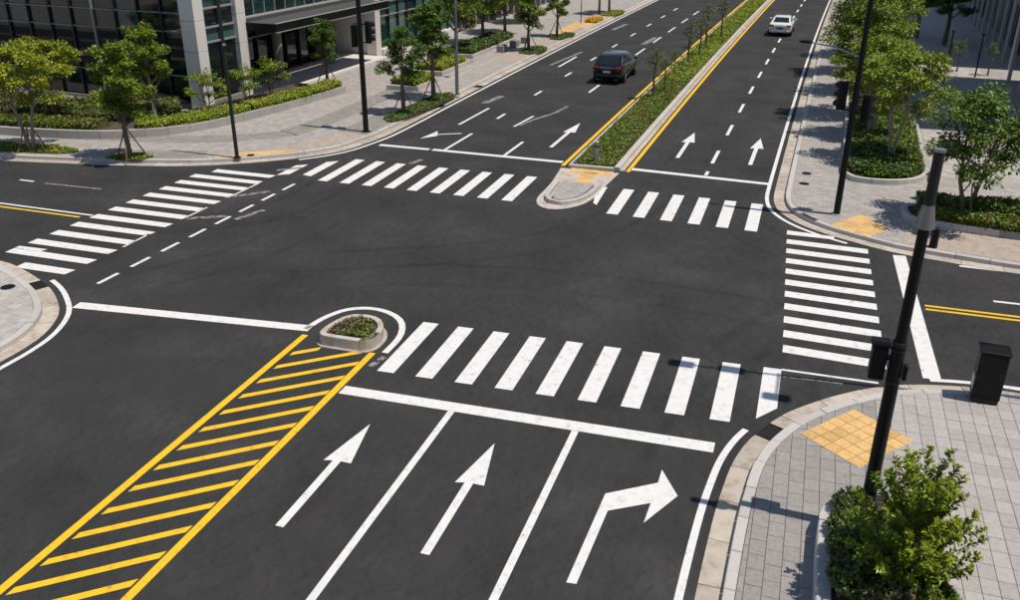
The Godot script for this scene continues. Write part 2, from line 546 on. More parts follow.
func cover(called: String, label: String, poly: PackedVector2Array, y: float, h: float, per: float, ll: float, cols: Array, yellow := 0.6) -> void:
	var lo := poly[0]
	var hi := poly[0]
	for q in poly:
		lo = lo.min(q); hi = hi.max(q)
	var m := MB.new()
	var n := int((hi.x - lo.x) * (hi.y - lo.y) * per)
	var f := FastNoiseLite.new()
	f.seed = n
	f.frequency = 0.45
	for k in n:
		var p := Vector2(R.randf_range(lo.x, hi.x), R.randf_range(lo.y, hi.y))
		if not Geometry2D.is_point_in_polygon(p, poly): continue
		var g := 0.7 + 0.6 * f.get_noise_2d(p.x * 3.0, p.y * 3.0)
		var base: Color = cols[clampi(int((f.get_noise_2d(p.x, p.y) + 0.5) * cols.size() + R.randf_range(-0.6, 0.6)), 0, cols.size() - 1)]
		for b in 3:
			var dir := (Vector3.UP * 0.15 + rnd3() * Vector3(1, 0.6, 1)).normalized()
			if dir.y < 0.0: dir.y = -dir.y
			var up := (Vector3.UP * 1.3 + rnd3() * 0.5).normalized()
			if absf(up.dot(dir)) > 0.95: up = Vector3.RIGHT
			m.leaf(Vector3(p.x, y + R.randf() * h * g, p.y), dir, up, ll * R.randf_range(0.6, 1.3), ll * 0.42, tone(base, 0.3, yellow))
	var o := obj(called, m.done(), M.leaf)
	meta(o, label, "", "", "stuff")

func shrub_mesh(sd: int, r: float, h: float, tips: int, ll: float, cols: Array, yellow := 0.4) -> Dictionary:   # leaves in rosettes at the tips of twigs
	R.seed = sd
	var t := MB.new()
	var l := MB.new()
	for k in tips:
		var d := rnd3()
		d.y = absf(d.y) * 1.1 - 0.25
		var p := Vector3(d.x * r, h * 0.45 + d.y * h * 0.5, d.z * r) * Vector3(1, 1, 1) * pow(R.randf(), 0.3)
		p.y = maxf(p.y, h * 0.12)
		t.tube([Vector3(p.x * 0.12, 0, p.z * 0.12), Vector3(p.x * 0.5, p.y * 0.6, p.z * 0.5), p], [0.012, 0.008, 0.003], 4, false)
		var out := (p - Vector3(0, h * 0.3, 0)).normalized()
		var base: Color = cols[R.randi() % cols.size()]
		for q in 9:
			var a := TAU * q / 9.0 + R.randf()
			var s1 := out.cross(Vector3.UP if absf(out.y) < 0.95 else Vector3.RIGHT).normalized()
			var s2 := out.cross(s1)
			var dir := (out * R.randf_range(0.2, 1.1) + s1 * cos(a) + s2 * sin(a)).normalized()
			l.leaf(p - out * R.randf() * 0.06, dir, (out + Vector3.UP * 0.6 + rnd3() * 0.3).normalized(), ll * R.randf_range(0.7, 1.2), ll * 0.42, tone(base, 0.28, yellow))
	return {"trunk": t.done(), "crown": l.done()}

# ---------------------------------------------------------------- scene
func _ready() -> void:
	R.seed = 7
	var cam := Camera3D.new()
	cam.name = "camera"
	cam.position = Vector3(0, 10.5, 0)
	cam.rotation = Vector3(-0.425709, 0.316715, 0.004947)
	cam.fov = 36.91
	cam.near = 0.1
	cam.far = 3000.0
	add_child(cam)
	var env := Environment.new()
	env.background_mode = Environment.BG_SKY
	var sky := Sky.new()
	var sm := ProceduralSkyMaterial.new()
	sm.sky_top_color = Color(0.44, 0.53, 0.66)
	sm.sky_horizon_color = Color(0.80, 0.84, 0.88)
	sm.sky_curve = 0.12
	sm.ground_bottom_color = Color(0.2, 0.19, 0.18)
	sm.ground_horizon_color = Color(0.5, 0.52, 0.54)
	sky.sky_material = sm
	env.sky = sky
	env.background_energy_multiplier = 0.8
	env.tonemap_mode = Environment.TONE_MAPPER_LINEAR
	env.tonemap_exposure = 1.0
	env.sdfgi_enabled = true
	env.ssao_enabled = true
	env.ssil_enabled = true
	var we := WorldEnvironment.new()
	we.name = "environment"
	we.environment = env
	add_child(we)
	var sun := DirectionalLight3D.new()
	sun.name = "sun"
	sun.light_energy = 1.3
	sun.light_color = Color(1.0, 0.957, 0.90)
	sun.light_angular_distance = 0.53
	sun.shadow_enabled = true
	add_child(sun)
	sun.look_at_from_position(Vector3(0, 50, 0), Vector3(0, 50, 0) + Vector3(-0.42, -1.0, -0.015), Vector3.FORWARD)

	materials()
	ground_and_road()
	markings()
	pavements()
	islands()
	buildings()
	beds_and_hedges()
	trees()
	poles()
	street_furniture()
	cars()

var road: Node3D
func ground_and_road() -> void:
	var m := MB.new()
	m.flat(V2([-1500, -1500, 1500, -1500, 1500, 1500, -1500, 1500]), -0.12)
	meta(obj("ground", m.done(), M.far_ground), "flat grey ground beyond the streets", "", "", "structure")
	road = thing("road", "dark asphalt crossroads with painted markings", "", Vector3.ZERO, 0.0, "", "structure")
	m = MB.new()
	m.flat(V2([-110, -190, 60, -190, 60, 30, -110, 30]), 0.0)
	obj("asphalt", m.done(), M.asphalt, road)

func mark(called: String, p: PackedVector2Array, paint := "white_paint", y := 0.004) -> void:
	var m := MB.new()
	m.flat(bent(p), y)
	obj(called, m.done(), M[paint], road)

func line(called: String, a: Vector2, b: Vector2, w: float, paint := "white_paint", y := 0.004) -> void:
	var s := (b - a).normalized().orthogonal() * w / 2.0
	mark(called, PackedVector2Array([a + s, b + s, b - s, a - s]), paint, y)

func rect(x: float, z: float, w: float, l: float) -> PackedVector2Array:
	return V2([x, z, x + w, z, x + w, z - l, x, z - l])

func arrow(x: float, z: float, l: float, paint := "white_paint") -> void:
	mark("lane_arrow", V2([x - 0.085, z, x + 0.085, z, x + 0.085, z - l * 0.6, x + 0.31, z - l * 0.6, x + 0.02, z - l, x - 0.27, z - l * 0.58, x - 0.085, z - l * 0.595]), paint)

func curve_mark(called: String, pts: Array, w: float, paint := "white_paint", y := 0.004) -> void:
	obj(called, ribbon(bent(smooth(V2(pts), 0.2)), -w / 2, w / 2, y), M[paint], road)

func markings() -> void:
	# southern approach
	line("hatch_border_line", Vector2(-11.5, 2), Vector2(-11.56, -18.2), 0.17, "yellow_paint")
	line("hatch_border_line", Vector2(-9.39, 2), Vector2(-9.46, -17.85), 0.17, "yellow_paint")
	for k in range(-10, 13):
		var z := -8.24 - 0.735 * k
		var t := clampf((17.75 + z) / 1.55, 0.0, 1.0)
		if k == 12: t = 0.3
		if t < 0.08: continue
		mark("hatch_bar", V2([-11.36, z, -11.36 + 1.8 * t, z - 1.55 * t, -11.36 + 1.8 * t, z - 1.55 * t - 0.2, -11.36, z - 0.2]), "yellow_paint")
	mark("stop_line", V2([-9.32, -15.8, -0.86, -16.12, -0.86, -16.5, -9.32, -16.16]))
	line("lane_line", Vector2(-6.6, 2), Vector2(-6.57, -15.9), 0.15)
	line("lane_line", Vector2(-3.76, 2), Vector2(-3.76, -16.0), 0.15)
	arrow(-8.06, -11.2, 3.65)
	arrow(-5.26, -11.35, 3.65)
	mark("lane_arrow", V2([-2.74, -11.45, -2.57, -11.47, -2.5, -13.55, -1.78, -14.04, -1.80, -13.41, -1.33, -14.42, -1.76, -15.18, -1.76, -14.72, -2.66, -14.05]))
	mark("stop_line", V2([-18.5, -17.6, -11.62, -18.4, -11.62, -18.75, -18.55, -17.98]))
	curve_mark("island_edge_line", [-11.72, -18.5, -11.68, -18.9, -11.56, -19.4, -11.25, -19.95, -10.7, -20.22, -10.1, -20.14, -9.62, -19.82, -9.33, -19.35, -9.18, -18.77, -9.17, -17.95], 0.17)
	# near crossing
	for k in 10:
		var x := -8.95 + 0.983 * k
		mark("crossing_stripe", V2([x, -17.05 - 0.045 * k, x + 0.43, -17.07 - 0.045 * k, x + 0.42, -19.92 - 0.035 * k, x - 0.01, -19.9 - 0.035 * k]) if k < 9 else V2([x - 0.02, -17.75, x + 0.4, -18.35, x + 0.4, -20.26, x - 0.02, -20.24]))
	line("faded_line", Vector2(-9.2, -17.2), Vector2(-9.1, -17.75), 0.16, "worn_white_paint")
	# northern crossing
	for k in range(-2, 9):
		var x := -18.1 + 0.967 * k
		mark("crossing_stripe", rect(x, -30.5, 0.42, 3.3) if k >= 0 else V2([x, -31.0 - 0.4 * (k + 1), x + 0.42, -30.9, x + 0.42, -33.3 - 0.9 * (k + 1), x, -33.0 - 0.9 * (k + 1)]))
	for k in 6:
		mark("crossing_stripe", rect(-6.3 + 0.975 * k, -30.28 + 0.04 * k, 0.42, 3.1))
	mark("crossing_stripe", V2([-7.02, -31.3, -6.85, -31.1, -6.95, -33.4, -7.35, -33.4]))
	# eastern crossing
	for k in 11:
		var z := -21.2 - 0.893 * k
		var x1 := 2.72 - 0.02 * k
		if k == 10: x1 = 1.5
		mark("crossing_stripe", V2([0.27 - 0.03 * k, z, x1, z + 0.12 if k < 10 else z, x1, z - 0.3, 0.27 - 0.03 * k, z - 0.42]))
	line("crossing_outline", Vector2(0.3, -20.25), Vector2(2.5, -20.3), 0.09)
	line("crossing_outline", Vector2(0.3, -19.9), Vector2(1.7, -20.0), 0.07, "worn_white_paint")
	mark("stop_line", V2([3.28, -29.26, 3.67, -29.3, 3.93, -20.95, 3.52, -20.9]))
	# western crossing
	for k in 13:
		var z := -19.42 - 0.893 * k
		var x0 := -23.62 + 0.035 * k
		if k == 0: x0 = -22.3
		if k == 12: x0 = -22.8
		mark("crossing_stripe", V2([x0, z, -20.45 + 0.03 * k, z - 0.03, -20.4 + 0.03 * k, z - 0.42, x0, z - 0.42]))
	mark("crossing_stripe", V2([-23.6, -20.68, -22.6, -20.72, -22.5, -20.95, -23.6, -20.9]))
	for k in 8:
		line("dashed_line", Vector2(-19.02 + 0.04 * k, -19.2 - 1.39 * k), Vector2(-19.0 + 0.04 * k, -20.05 - 1.39 * k), 0.13)
	line("crossing_outline", Vector2(-20.36, -21.9), Vector2(-20.36, -23.2), 0.08)
	line("crossing_outline", Vector2(-20.25, -25.0), Vector2(-20.22, -26.2), 0.08)
	line("crossing_outline", Vector2(-20.15, -27.7), Vector2(-20.1, -29.4), 0.08)
	for a in [[-20.2, -24.9, -19.0, -25.6], [-20.3, -27.4, -19.1, -28.6], [-18.5, -25.4, -18.1, -26.6], [-15.6, -33.9, -15.4, -34.7], [-20.4, -31.2, -19.6, -31.9]]:
		line("faded_line", Vector2(a[0], a[1]), Vector2(a[2], a[3]), 0.22, "worn_white_paint")
	# western arm
	line("centre_line", Vector2(-90, -24.4), Vector2(-23.5, -24.12), 0.11)
	line("centre_line", Vector2(-90, -24.1), Vector2(-23.8, -23.82), 0.11, "yellow_paint")
	line("lane_dash", Vector2(-29.3, -26.7), Vector2(-28.6, -26.7), 0.12)
	line("faded_line", Vector2(-28.0, -26.65), Vector2(-25.4, -26.75), 0.12, "worn_white_paint")
	line("lane_dash", Vector2(-34.5, -26.7), Vector2(-32.3, -26.7), 0.12)
	# eastern arm
	line("centre_line", Vector2(3.92, -25.15), Vector2(50, -25.6), 0.11, "yellow_paint")
	line("centre_line", Vector2(3.92, -25.4), Vector2(50, -25.85), 0.11, "yellow_paint")
	for k in 6: line("lane_dash", Vector2(5.8 + 5 * k, -26.35), Vector2(8.0 + 5 * k, -26.4), 0.12)
	line("edge_line", Vector2(5.2, -28.95), Vector2(40, -28.2), 0.14)
	line("edge_line", Vector2(5.3, -21.05), Vector2(40, -21.15), 0.14)
	# northern street, right carriageway
	mark("stop_line", V2([-6.6, -36.05, -1.0, -35.75, -1.0, -36.05, -6.6, -36.38]))
	line("lane_dash", Vector2(-3.5, -36.3), Vector2(-3.5, -36.9), 0.14)
	for k in 14: line("lane_dash", Vector2(-3.5, -38.2 - 5.2 * k), Vector2(-3.5, -40.4 - 5.2 * k), 0.15)
	arrow(-5.05, -38.6, 4.8)
	arrow(-1.95, -38.5, 4.8)
	# northern street, left carriageway
	mark("stop_line", V2([-18.2, -36.18, -15.75, -36.2, -15.75, -36.48, -18.2, -36.48]))
	mark("stop_line", V2([-15.6, -36.2, -9.55, -36.15, -9.55, -36.45, -15.6, -36.5]))
	line("lane_line", Vector2(-15.08, -36.5), Vector2(-15.02, -39.7), 0.14)
	line("lane_line", Vector2(-12.26, -36.5), Vector2(-12.24, -39.0), 0.14)
	line("lane_line", Vector2(-16.3, -41.2), Vector2(-16.2, -45.2), 0.14)
	line("faded_line", Vector2(-16.9, -46.2), Vector2(-16.6, -48.4), 0.4, "worn_white_paint")
	for k in 9: line("lane_dash", Vector2(-14.95, -43.0 - 6.2 * k), Vector2(-14.95, -44.2 - 6.2 * k - 0.1 * k), 0.15)
	line("lane_dash", Vector2(-12.25, -51.0), Vector2(-12.25, -53.4), 0.15)
	for k in 5: line("lane_dash", Vector2(-12.55, -64.9 - 6.2 * k), Vector2(-12.55, -68.1 - 6.2 * k), 0.15)
	line("faded_line", Vector2(-16.3, -58.5), Vector2(-16.3, -62.8), 0.16)
	line("faded_line", Vector2(-17.0, -59.0), Vector2(-16.5, -65.0), 0.25, "worn_white_paint")
	line("faded_line", Vector2(-13.1, -70.0), Vector2(-12.9, -74.0), 0.45, "worn_white_paint")
	line("faded_line", Vector2(-17.2, -77.0), Vector2(-16.9, -81.0), 0.4, "worn_white_paint")
	arrow(-10.75, -38.5, 5.0)
	line("lane_arrow", Vector2(-15.5, -39.55), Vector2(-16.65, -38.9), 0.13)
	mark("lane_arrow", V2([-16.95, -38.0, -16.4, -38.75, -16.75, -39.6]))
	line("lane_arrow", Vector2(-13.6, -41.7), Vector2(-13.4, -44.2), 0.13)
	curve_mark("faded_line", [-13.45, -42.0, -13.1, -43.6, -12.6, -45.2, -12.4, -47.0], 0.2, "worn_white_paint")
	# soft rubber smears where wheels turn and brake, and paler polished wheel paths
	for a in [[-0.5, -16.6, -0.3, -20.5, 1.5, -24.3, 6, -26.3], [-1.6, -18.5, -1.2, -21.5, 0.8, -24.8, 5, -26.9], [-2.2, -12, -2.0, -16.5, -0.9, -19.8, 1.4, -22.2, 6, -23.3], [-19.5, -21.8, -14, -23.6, -8, -27.6, -5.6, -34, -5.3, -44], [-15.2, -21, -11, -23.5, -5, -24.6, 2, -24.0, 8, -23.6], [-17, -34, -16.6, -29, -17.4, -25.5, -21, -23.2, -27, -22.6], [-1.2, -33.4, -0.9, -31.2, 0.6, -29.2, 3.4, -28.2], [-18.9, -18.6, -18.4, -20.4, -17, -23, -16.2, -28]]:
		for o in [0.0, 1.55]:
			obj("tyre_smear", smear(offset(bent(smooth(V2(a), 0.4)), o), 0.24), M.tyre_rubber_mark, road)
	for a in [[-5.9, -37, -5.5, -46, -5.2, -60, -4.4, -80], [-4.4, -37, -4.0, -50, -3.6, -66], [-2.4, -34, -2.2, -44, -1.4, -66], [-12.0, -21.2, -6, -23.0, 0, -22.9, 6, -22.6], [-14.5, -34.8, -8, -35.0, -2, -34.6], [-7.6, 0, -7.5, -8, -7.5, -15.5], [-4.9, 0, -4.9, -8, -4.8, -15.5]]:
		obj("dust_streak", smear(bent(smooth(V2(a), 0.4)), 0.5), M.pale_dust, road)

func smear(p: PackedVector2Array, half: float) -> ArrayMesh:
	var a := offset(p, -half)
	var b := offset(p, half)
	var v := PackedVector3Array()
	var n := PackedVector3Array()
	var uv := PackedVector2Array()
	var ix := PackedInt32Array()
	var s := 0.0
	var total := length(p)
	smears += 1
	var y := 0.0008 + 0.00008 * smears
	for k in p.size():
		if k > 0: s += p[k].distance_to(p[k - 1])
		v.append_array([Vector3(a[k].x, y, a[k].y), Vector3(b[k].x, y, b[k].y)])
		n.append_array([Vector3.UP, Vector3.UP])
		uv.append_array([Vector2(0.0, s / total), Vector2(1.0, s / total)])
		if k > 0:
			var q := k * 2
			ix.append_array([q - 2, q, q - 1, q - 1, q, q + 1])
	var arr := []
	arr.resize(Mesh.ARRAY_MAX)
	arr[Mesh.ARRAY_VERTEX] = v; arr[Mesh.ARRAY_NORMAL] = n; arr[Mesh.ARRAY_TEX_UV] = uv; arr[Mesh.ARRAY_INDEX] = ix
	var m := ArrayMesh.new()
	m.add_surface_from_arrays(Mesh.PRIMITIVE_TRIANGLES, arr)
	return m

var smears := 0

func smear_texture(sd: int, col: Color, most: float) -> ImageTexture:   # soft-edged streak, patchy along its length
	var f := FastNoiseLite.new()
	f.seed = sd
	f.frequency = 0.02
	f.fractal_octaves = 4
	var im := Image.create_empty(48, 512, false, Image.FORMAT_RGBA8)
	for y in 512:
		var ends := clampf(minf(y, 511 - y) / 120.0, 0.0, 1.0)
		for x in 48:
			var e := 1.0 - absf(x - 23.5) / 24.0
			var k := e * e * (3.0 - 2.0 * e) * ends * clampf(0.55 + 1.1 * f.get_noise_2d(x * 0.7, y), 0.0, 1.0) * (0.8 + 0.4 * f.get_noise_2d(x * 9.0, y * 0.3))
			var c := col
			c.a = clampf(k * most, 0.0, 1.0)
			im.set_pixel(x, y, c)
	return ImageTexture.create_from_image(im)

# --------------------------------------------------- pavements
var paths := {}
func pavement(called: String, label: String, path: PackedVector2Array, close: Array, fine: Array, surface := "paving", line_from := 0.0, line_to := -1.0) -> Node3D:
	var o := thing(called, label, "", Vector3.ZERO, 0.0, "", "structure")
	var inner := offset(path, 0.62)
	var p := inner.duplicate()
	p.append_array(V2(close))
	var m := MB.new()
	m.prism(p, -0.1, 0.15 if surface else 0.128)
	obj("paving_bed" if surface == "" else "paving", m.done(), M[surface if surface else "mortar"], o)
	var total := length(path)
	var cuts := [0.0, fine[0], fine[1], total]
	for k in 3:
		if cuts[k + 1] - cuts[k] < 0.5: continue
		var each := 1.0 if k == 1 else 6.0
		stones(o, "gutter_slab", path, 0.0, 0.415, -0.08, 0.018, each * 1.2, [M.gutter_0, M.gutter_1, M.gutter_2], cuts[k], cuts[k + 1], 0.014, 0.0)
		stones(o, "kerb_stone", path, 0.42, 0.616, -0.08, 0.152, each, [M.kerb_0, M.kerb_1, M.kerb_2], cuts[k], cuts[k + 1], 0.012, 0.016)
	var q := part_of(path, line_from, line_to if line_to > 0.0 else total - 0.01)
	obj("edge_line", ribbon(q, -0.32, -0.18, 0.006), M.white_paint, road)
	return o

func bend_dense(p: PackedVector2Array, s := 0.3) -> PackedVector2Array: return bent(smooth(p, s))

func pavements() -> void:
	# SE corner, next to the camera
	var p := smooth(V2([-0.66, -2, -0.66, -8, -0.65, -11.73, -0.61, -13.75, -0.55, -14.8, -0.42, -15.95, -0.14, -16.95, 0.45, -18.1, 1.18, -18.97, 1.85, -19.6, 2.5, -20.08, 3.11, -20.4, 3.95, -20.65, 4.8, -20.78, 7, -20.85, 20, -20.9]), 0.2)
	paths.se = p
	var o := pavement("pavement", "near right corner pavement of grey slabs with a curved kerb", p, [20, -2], [4.0, 26.0], "", 0.0, 15.2)
	obj("edge_line", ribbon(part_of(p, 20.5, 23.2), -0.32, -0.18, 0.006), M.white_paint, road)
	se_slabs(o, p)
	# NE corner
	p = bend_dense(V2([40, -27.9, 25, -28.3, 12, -28.55, 6.85, -28.8, 4.45, -29.22, 3.29, -29.5, 2.21, -30.0, 1.13, -30.65, 0.25, -31.45, -0.38, -32.5, -0.66, -33.8, -0.68, -36, -0.68, -45, -0.68, -60, -0.68, -80, -0.68, -110, -0.68, -170]))
	paths.ne = p
	var ne := pavement("pavement", "far right corner pavement along the northern street", p, [60, -170, 60, -27.7], [30.0, 85.0], "paving", 38.2)
	tactile(ne, V2([1.30, -31.2, 2.44, -32.87, 3.22, -31.17, 2.49, -30.2]), Vector2(1.14, -1.67), 0.3)
	var b := MB.new()
	b.flat(V2([3.6, -29.98, 5, -29.75, 8, -29.4, 12, -29.3, 12, -31.2, 7.3, -31.55, 5.2, -31.85, 3.8, -32.1]), 0.154)
	obj("tan_paving", b.done(), M.tan_paving, ne)
	b = MB.new()
	b.flat(bent(V2([5.2, -38.8, 9.4, -38.5, 9.4, -50, 9.8, -64, 10.2, -110, 5.2, -110])), 0.154)
	obj("pale_paving", b.done(), M.pale_paving, ne)
	# NW corner
	p = bend_dense(V2([-18.6, -170, -18.6, -110, -18.6, -80, -18.6, -60, -18.6, -45, -18.62, -38.5, -18.85, -36.5, -19.35, -34.7, -20.45, -33.2, -21.9, -31.9, -23.75, -30.75, -25.9, -29.95, -29.2, -29.2, -32.1, -28.65, -40, -27.9, -60, -27.4, -95, -27.2]))
	paths.nw = p
	var nw := pavement("pavement", "far left corner pavement in front of the glass building", p, [-95, -170], [80.0, 165.0], "paving", 0.0, 137.5)
	for a in [[0.7, 2.0, "tan_paving", 0.153, 133.0, 137.0], [0.7, 2.3, "dark_paving", 0.153, 128.0, 132.9], [0.7, 1.9, "dark_paving", 0.153, 141.5, 146.0], [2.32, 2.5, "pale_paving", 0.156, 60.0, 130.0], [3.3, 4.6, "dark_paving", 0.153, 112.0, 175.0], [0.7, 2.2, "tan_paving", 0.153, 95.0, 112.0]]:
		obj("paving_band", ribbon(part_of(p, a[4], a[5]), a[0], a[1], a[3]), M[a[2]], nw)
	stones(nw, "tactile_tile", p, 0.64, 0.94, 0.1, 0.158, 0.6, [M.tactile_0, M.tactile_1, M.tactile_2], 137.2, 141.0, 0.008, 0.004)
	stones(nw, "tactile_tile", p, 0.945, 1.25, 0.1, 0.158, 0.6, [M.tactile_0, M.tactile_1, M.tactile_2], 137.6, 140.0, 0.008, 0.004)
	tactile(nw, bent(V2([-20.9, -72, -19.6, -72, -19.6, -84, -20.9, -84])), Vector2(0, -1), 0.6)
	# SW corner
	p = smooth(V2([-95, -20.5, -50, -20.4, -30, -20.15, -23.05, -19.65, -22, -19.38, -20.19, -18.54, -19.22, -17.84, -18.5, -17.1, -18.0, -16.1, -17.84, -15.2, -17.84, -14.3, -17.86, -10, -17.86, 10]), 0.25)
	paths.sw = p
	var sw := pavement("pavement", "left corner pavement with a rounded pale kerb at the picture edge", p, [-95, 10], [60.0, 92.0], "pale_paving", 74.6)
	tactile(sw, V2([-21.2, -17.2, -20.6, -16.9, -20.9, -16.3, -21.5, -16.6]), Vector2(0.6, 0.3), 0.3)

var tact_mesh := {}
func tactile(parent: Node, poly: PackedVector2Array, along: Vector2, size: float) -> void:
	var u := along.normalized()
	var w := u.orthogonal()
	var c := Vector2.ZERO
	for q in poly: c += q / poly.size()
	var g := size / 2.0 - 0.006
	for a in range(-20, 21):
		for b in range(-20, 21):
			var e := c + u * a * size + w * b * size + (u * size / 2.0 if poly == se_tactile else Vector2.ZERO)
			if not Geometry2D.is_point_in_polygon(e, poly): continue
			var m := MB.new()
			m.prism(PackedVector2Array([e + u * g + w * g, e + u * g - w * g, e - u * g - w * g, e - u * g + w * g]), 0.1, 0.157, 0.005)
			if size < 0.4 and e.y > -20.0:
				for x in 4:
					for y in 4:
						var d := e + u * ((x - 1.5) * size * 0.23) + w * ((y - 1.5) * size * 0.23)
						var top := Vector3(d.x, 0.162, d.y)
						for k in 6:
							var p1 := Vector3(d.x + cos(TAU * k / 6) * 0.016, 0.157, d.y + sin(TAU * k / 6) * 0.016)
							var p2 := Vector3(d.x + cos(TAU * (k + 1) / 6) * 0.016, 0.157, d.y + sin(TAU * (k + 1) / 6) * 0.016)
							m.tri(p2, p1, top)
			obj("tactile_tile", m.done(), M["tactile_%d" % (R.randi() % 3)], parent)

var se_tactile := V2([0.83, -17.17, 1.94, -18.58, 3.04, -17.71, 1.93, -16.30])
func se_slabs(parent: Node, path: PackedVector2Array) -> void:
	var region := offset(path, 0.63)
	region.append_array(V2([20, -2]))
	var w := 0.285
	var l := 0.40
	var whole := MB.new()
	whole.prism(V2([0.004, 0.004, w - 0.004, 0.004, w - 0.004, l - 0.004, 0.004, l - 0.004]), -0.03, 0.0, 0.005)
	var slab := whole.done()
	var cells := []
	for a in range(0, 33):
		for b in range(-54, -25):
			var x := -0.2 + a * w
			var z := b * l + (0.2 if a % 2 == 1 and x < 1.2 else 0.0)
			var q := V2([x + 0.004, z + 0.004, x + w - 0.004, z + 0.004, x + w - 0.004, z + l - 0.004, x + 0.004, z + l - 0.004])
			var mid := Vector2(x + w / 2, z + l / 2)
			if mid.x > 1.35 and mid.x < 3.0 and mid.y > -14.5: continue   # under the planter
			cells.append([mid.distance_to(Vector2(2, -13)), x, z, q])
	cells.sort_custom(func(a, b): return a[0] < b[0])
	var rest := [MB.new(), MB.new(), MB.new(), MB.new(), MB.new(), MB.new()]
	var names := ["slab_0", "slab_1", "slab_2", "dark_slab_0", "dark_slab_1", "dark_slab_2"]
	var made := 0
	for e in cells:
		var q: PackedVector2Array = e[3]
		var pieces := Geometry2D.intersect_polygons(q, region)
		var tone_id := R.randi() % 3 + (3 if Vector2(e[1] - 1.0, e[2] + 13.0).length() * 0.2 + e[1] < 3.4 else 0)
		for pc in pieces:
			for r in Geometry2D.clip_polygons(pc, se_tactile):
				if r.size() < 3 or Geometry2D.is_polygon_clockwise(r) and r.size() > 8: continue
				var area := 0.0
				for k in r.size(): area += r[k].cross(r[(k + 1) % r.size()])
				if absf(area) < 0.004: continue
				var top := 0.15 + R.randf_range(-0.002, 0.002)
				var is_whole := absf(absf(area) / 2.0 - (w - 0.008) * (l - 0.008)) < 0.0005
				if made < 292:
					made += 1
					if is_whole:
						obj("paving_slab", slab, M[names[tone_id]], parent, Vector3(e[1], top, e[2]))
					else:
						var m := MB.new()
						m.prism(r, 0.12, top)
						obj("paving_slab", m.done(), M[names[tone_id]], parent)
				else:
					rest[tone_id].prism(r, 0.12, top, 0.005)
	for k in 6:
		if rest[k].v.is_empty(): continue
		var o := obj("paving_slab_field", rest[k].done(), M[names[k]], parent)
		o.set_meta("kind", "stuff")
	tactile(parent, se_tactile, Vector2(1.11, -1.41), 0.2985)

# --------------------------------------------------- islands
func rounded(poly: PackedVector2Array, r: float, n := 6) -> PackedVector2Array:
	var q := PackedVector2Array()
	for k in poly.size():
		var a := poly[(k + poly.size() - 1) % poly.size()]
		var b := poly[k]
		var d := poly[(k + 1) % poly.size()]
		var t := minf(r, minf(a.distance_to(b), b.distance_to(d)) * 0.49)
		var p0 := b + (a - b).normalized() * t
		var p1 := b + (d - b).normalized() * t
		for j in n + 1:
			var u := float(j) / n
			q.append(p0.lerp(b, u).lerp(b.lerp(p1, u), u))
	return q

func ring_wall(parent: Node, called: String, poly: PackedVector2Array, w: float, y0: float, y1: float, each: float, mats: Array) -> void:
	var p := poly.duplicate()
	p.append(poly[0])
	var ar := 0.0
	for k in poly.size(): ar += poly[k].cross(poly[(k + 1) % poly.size()])
	stones(parent, called, p, 0.0, w if ar > 0.0 else -w, y0, y1, each, mats, 0.0, -1.0, 0.008, 0.015)

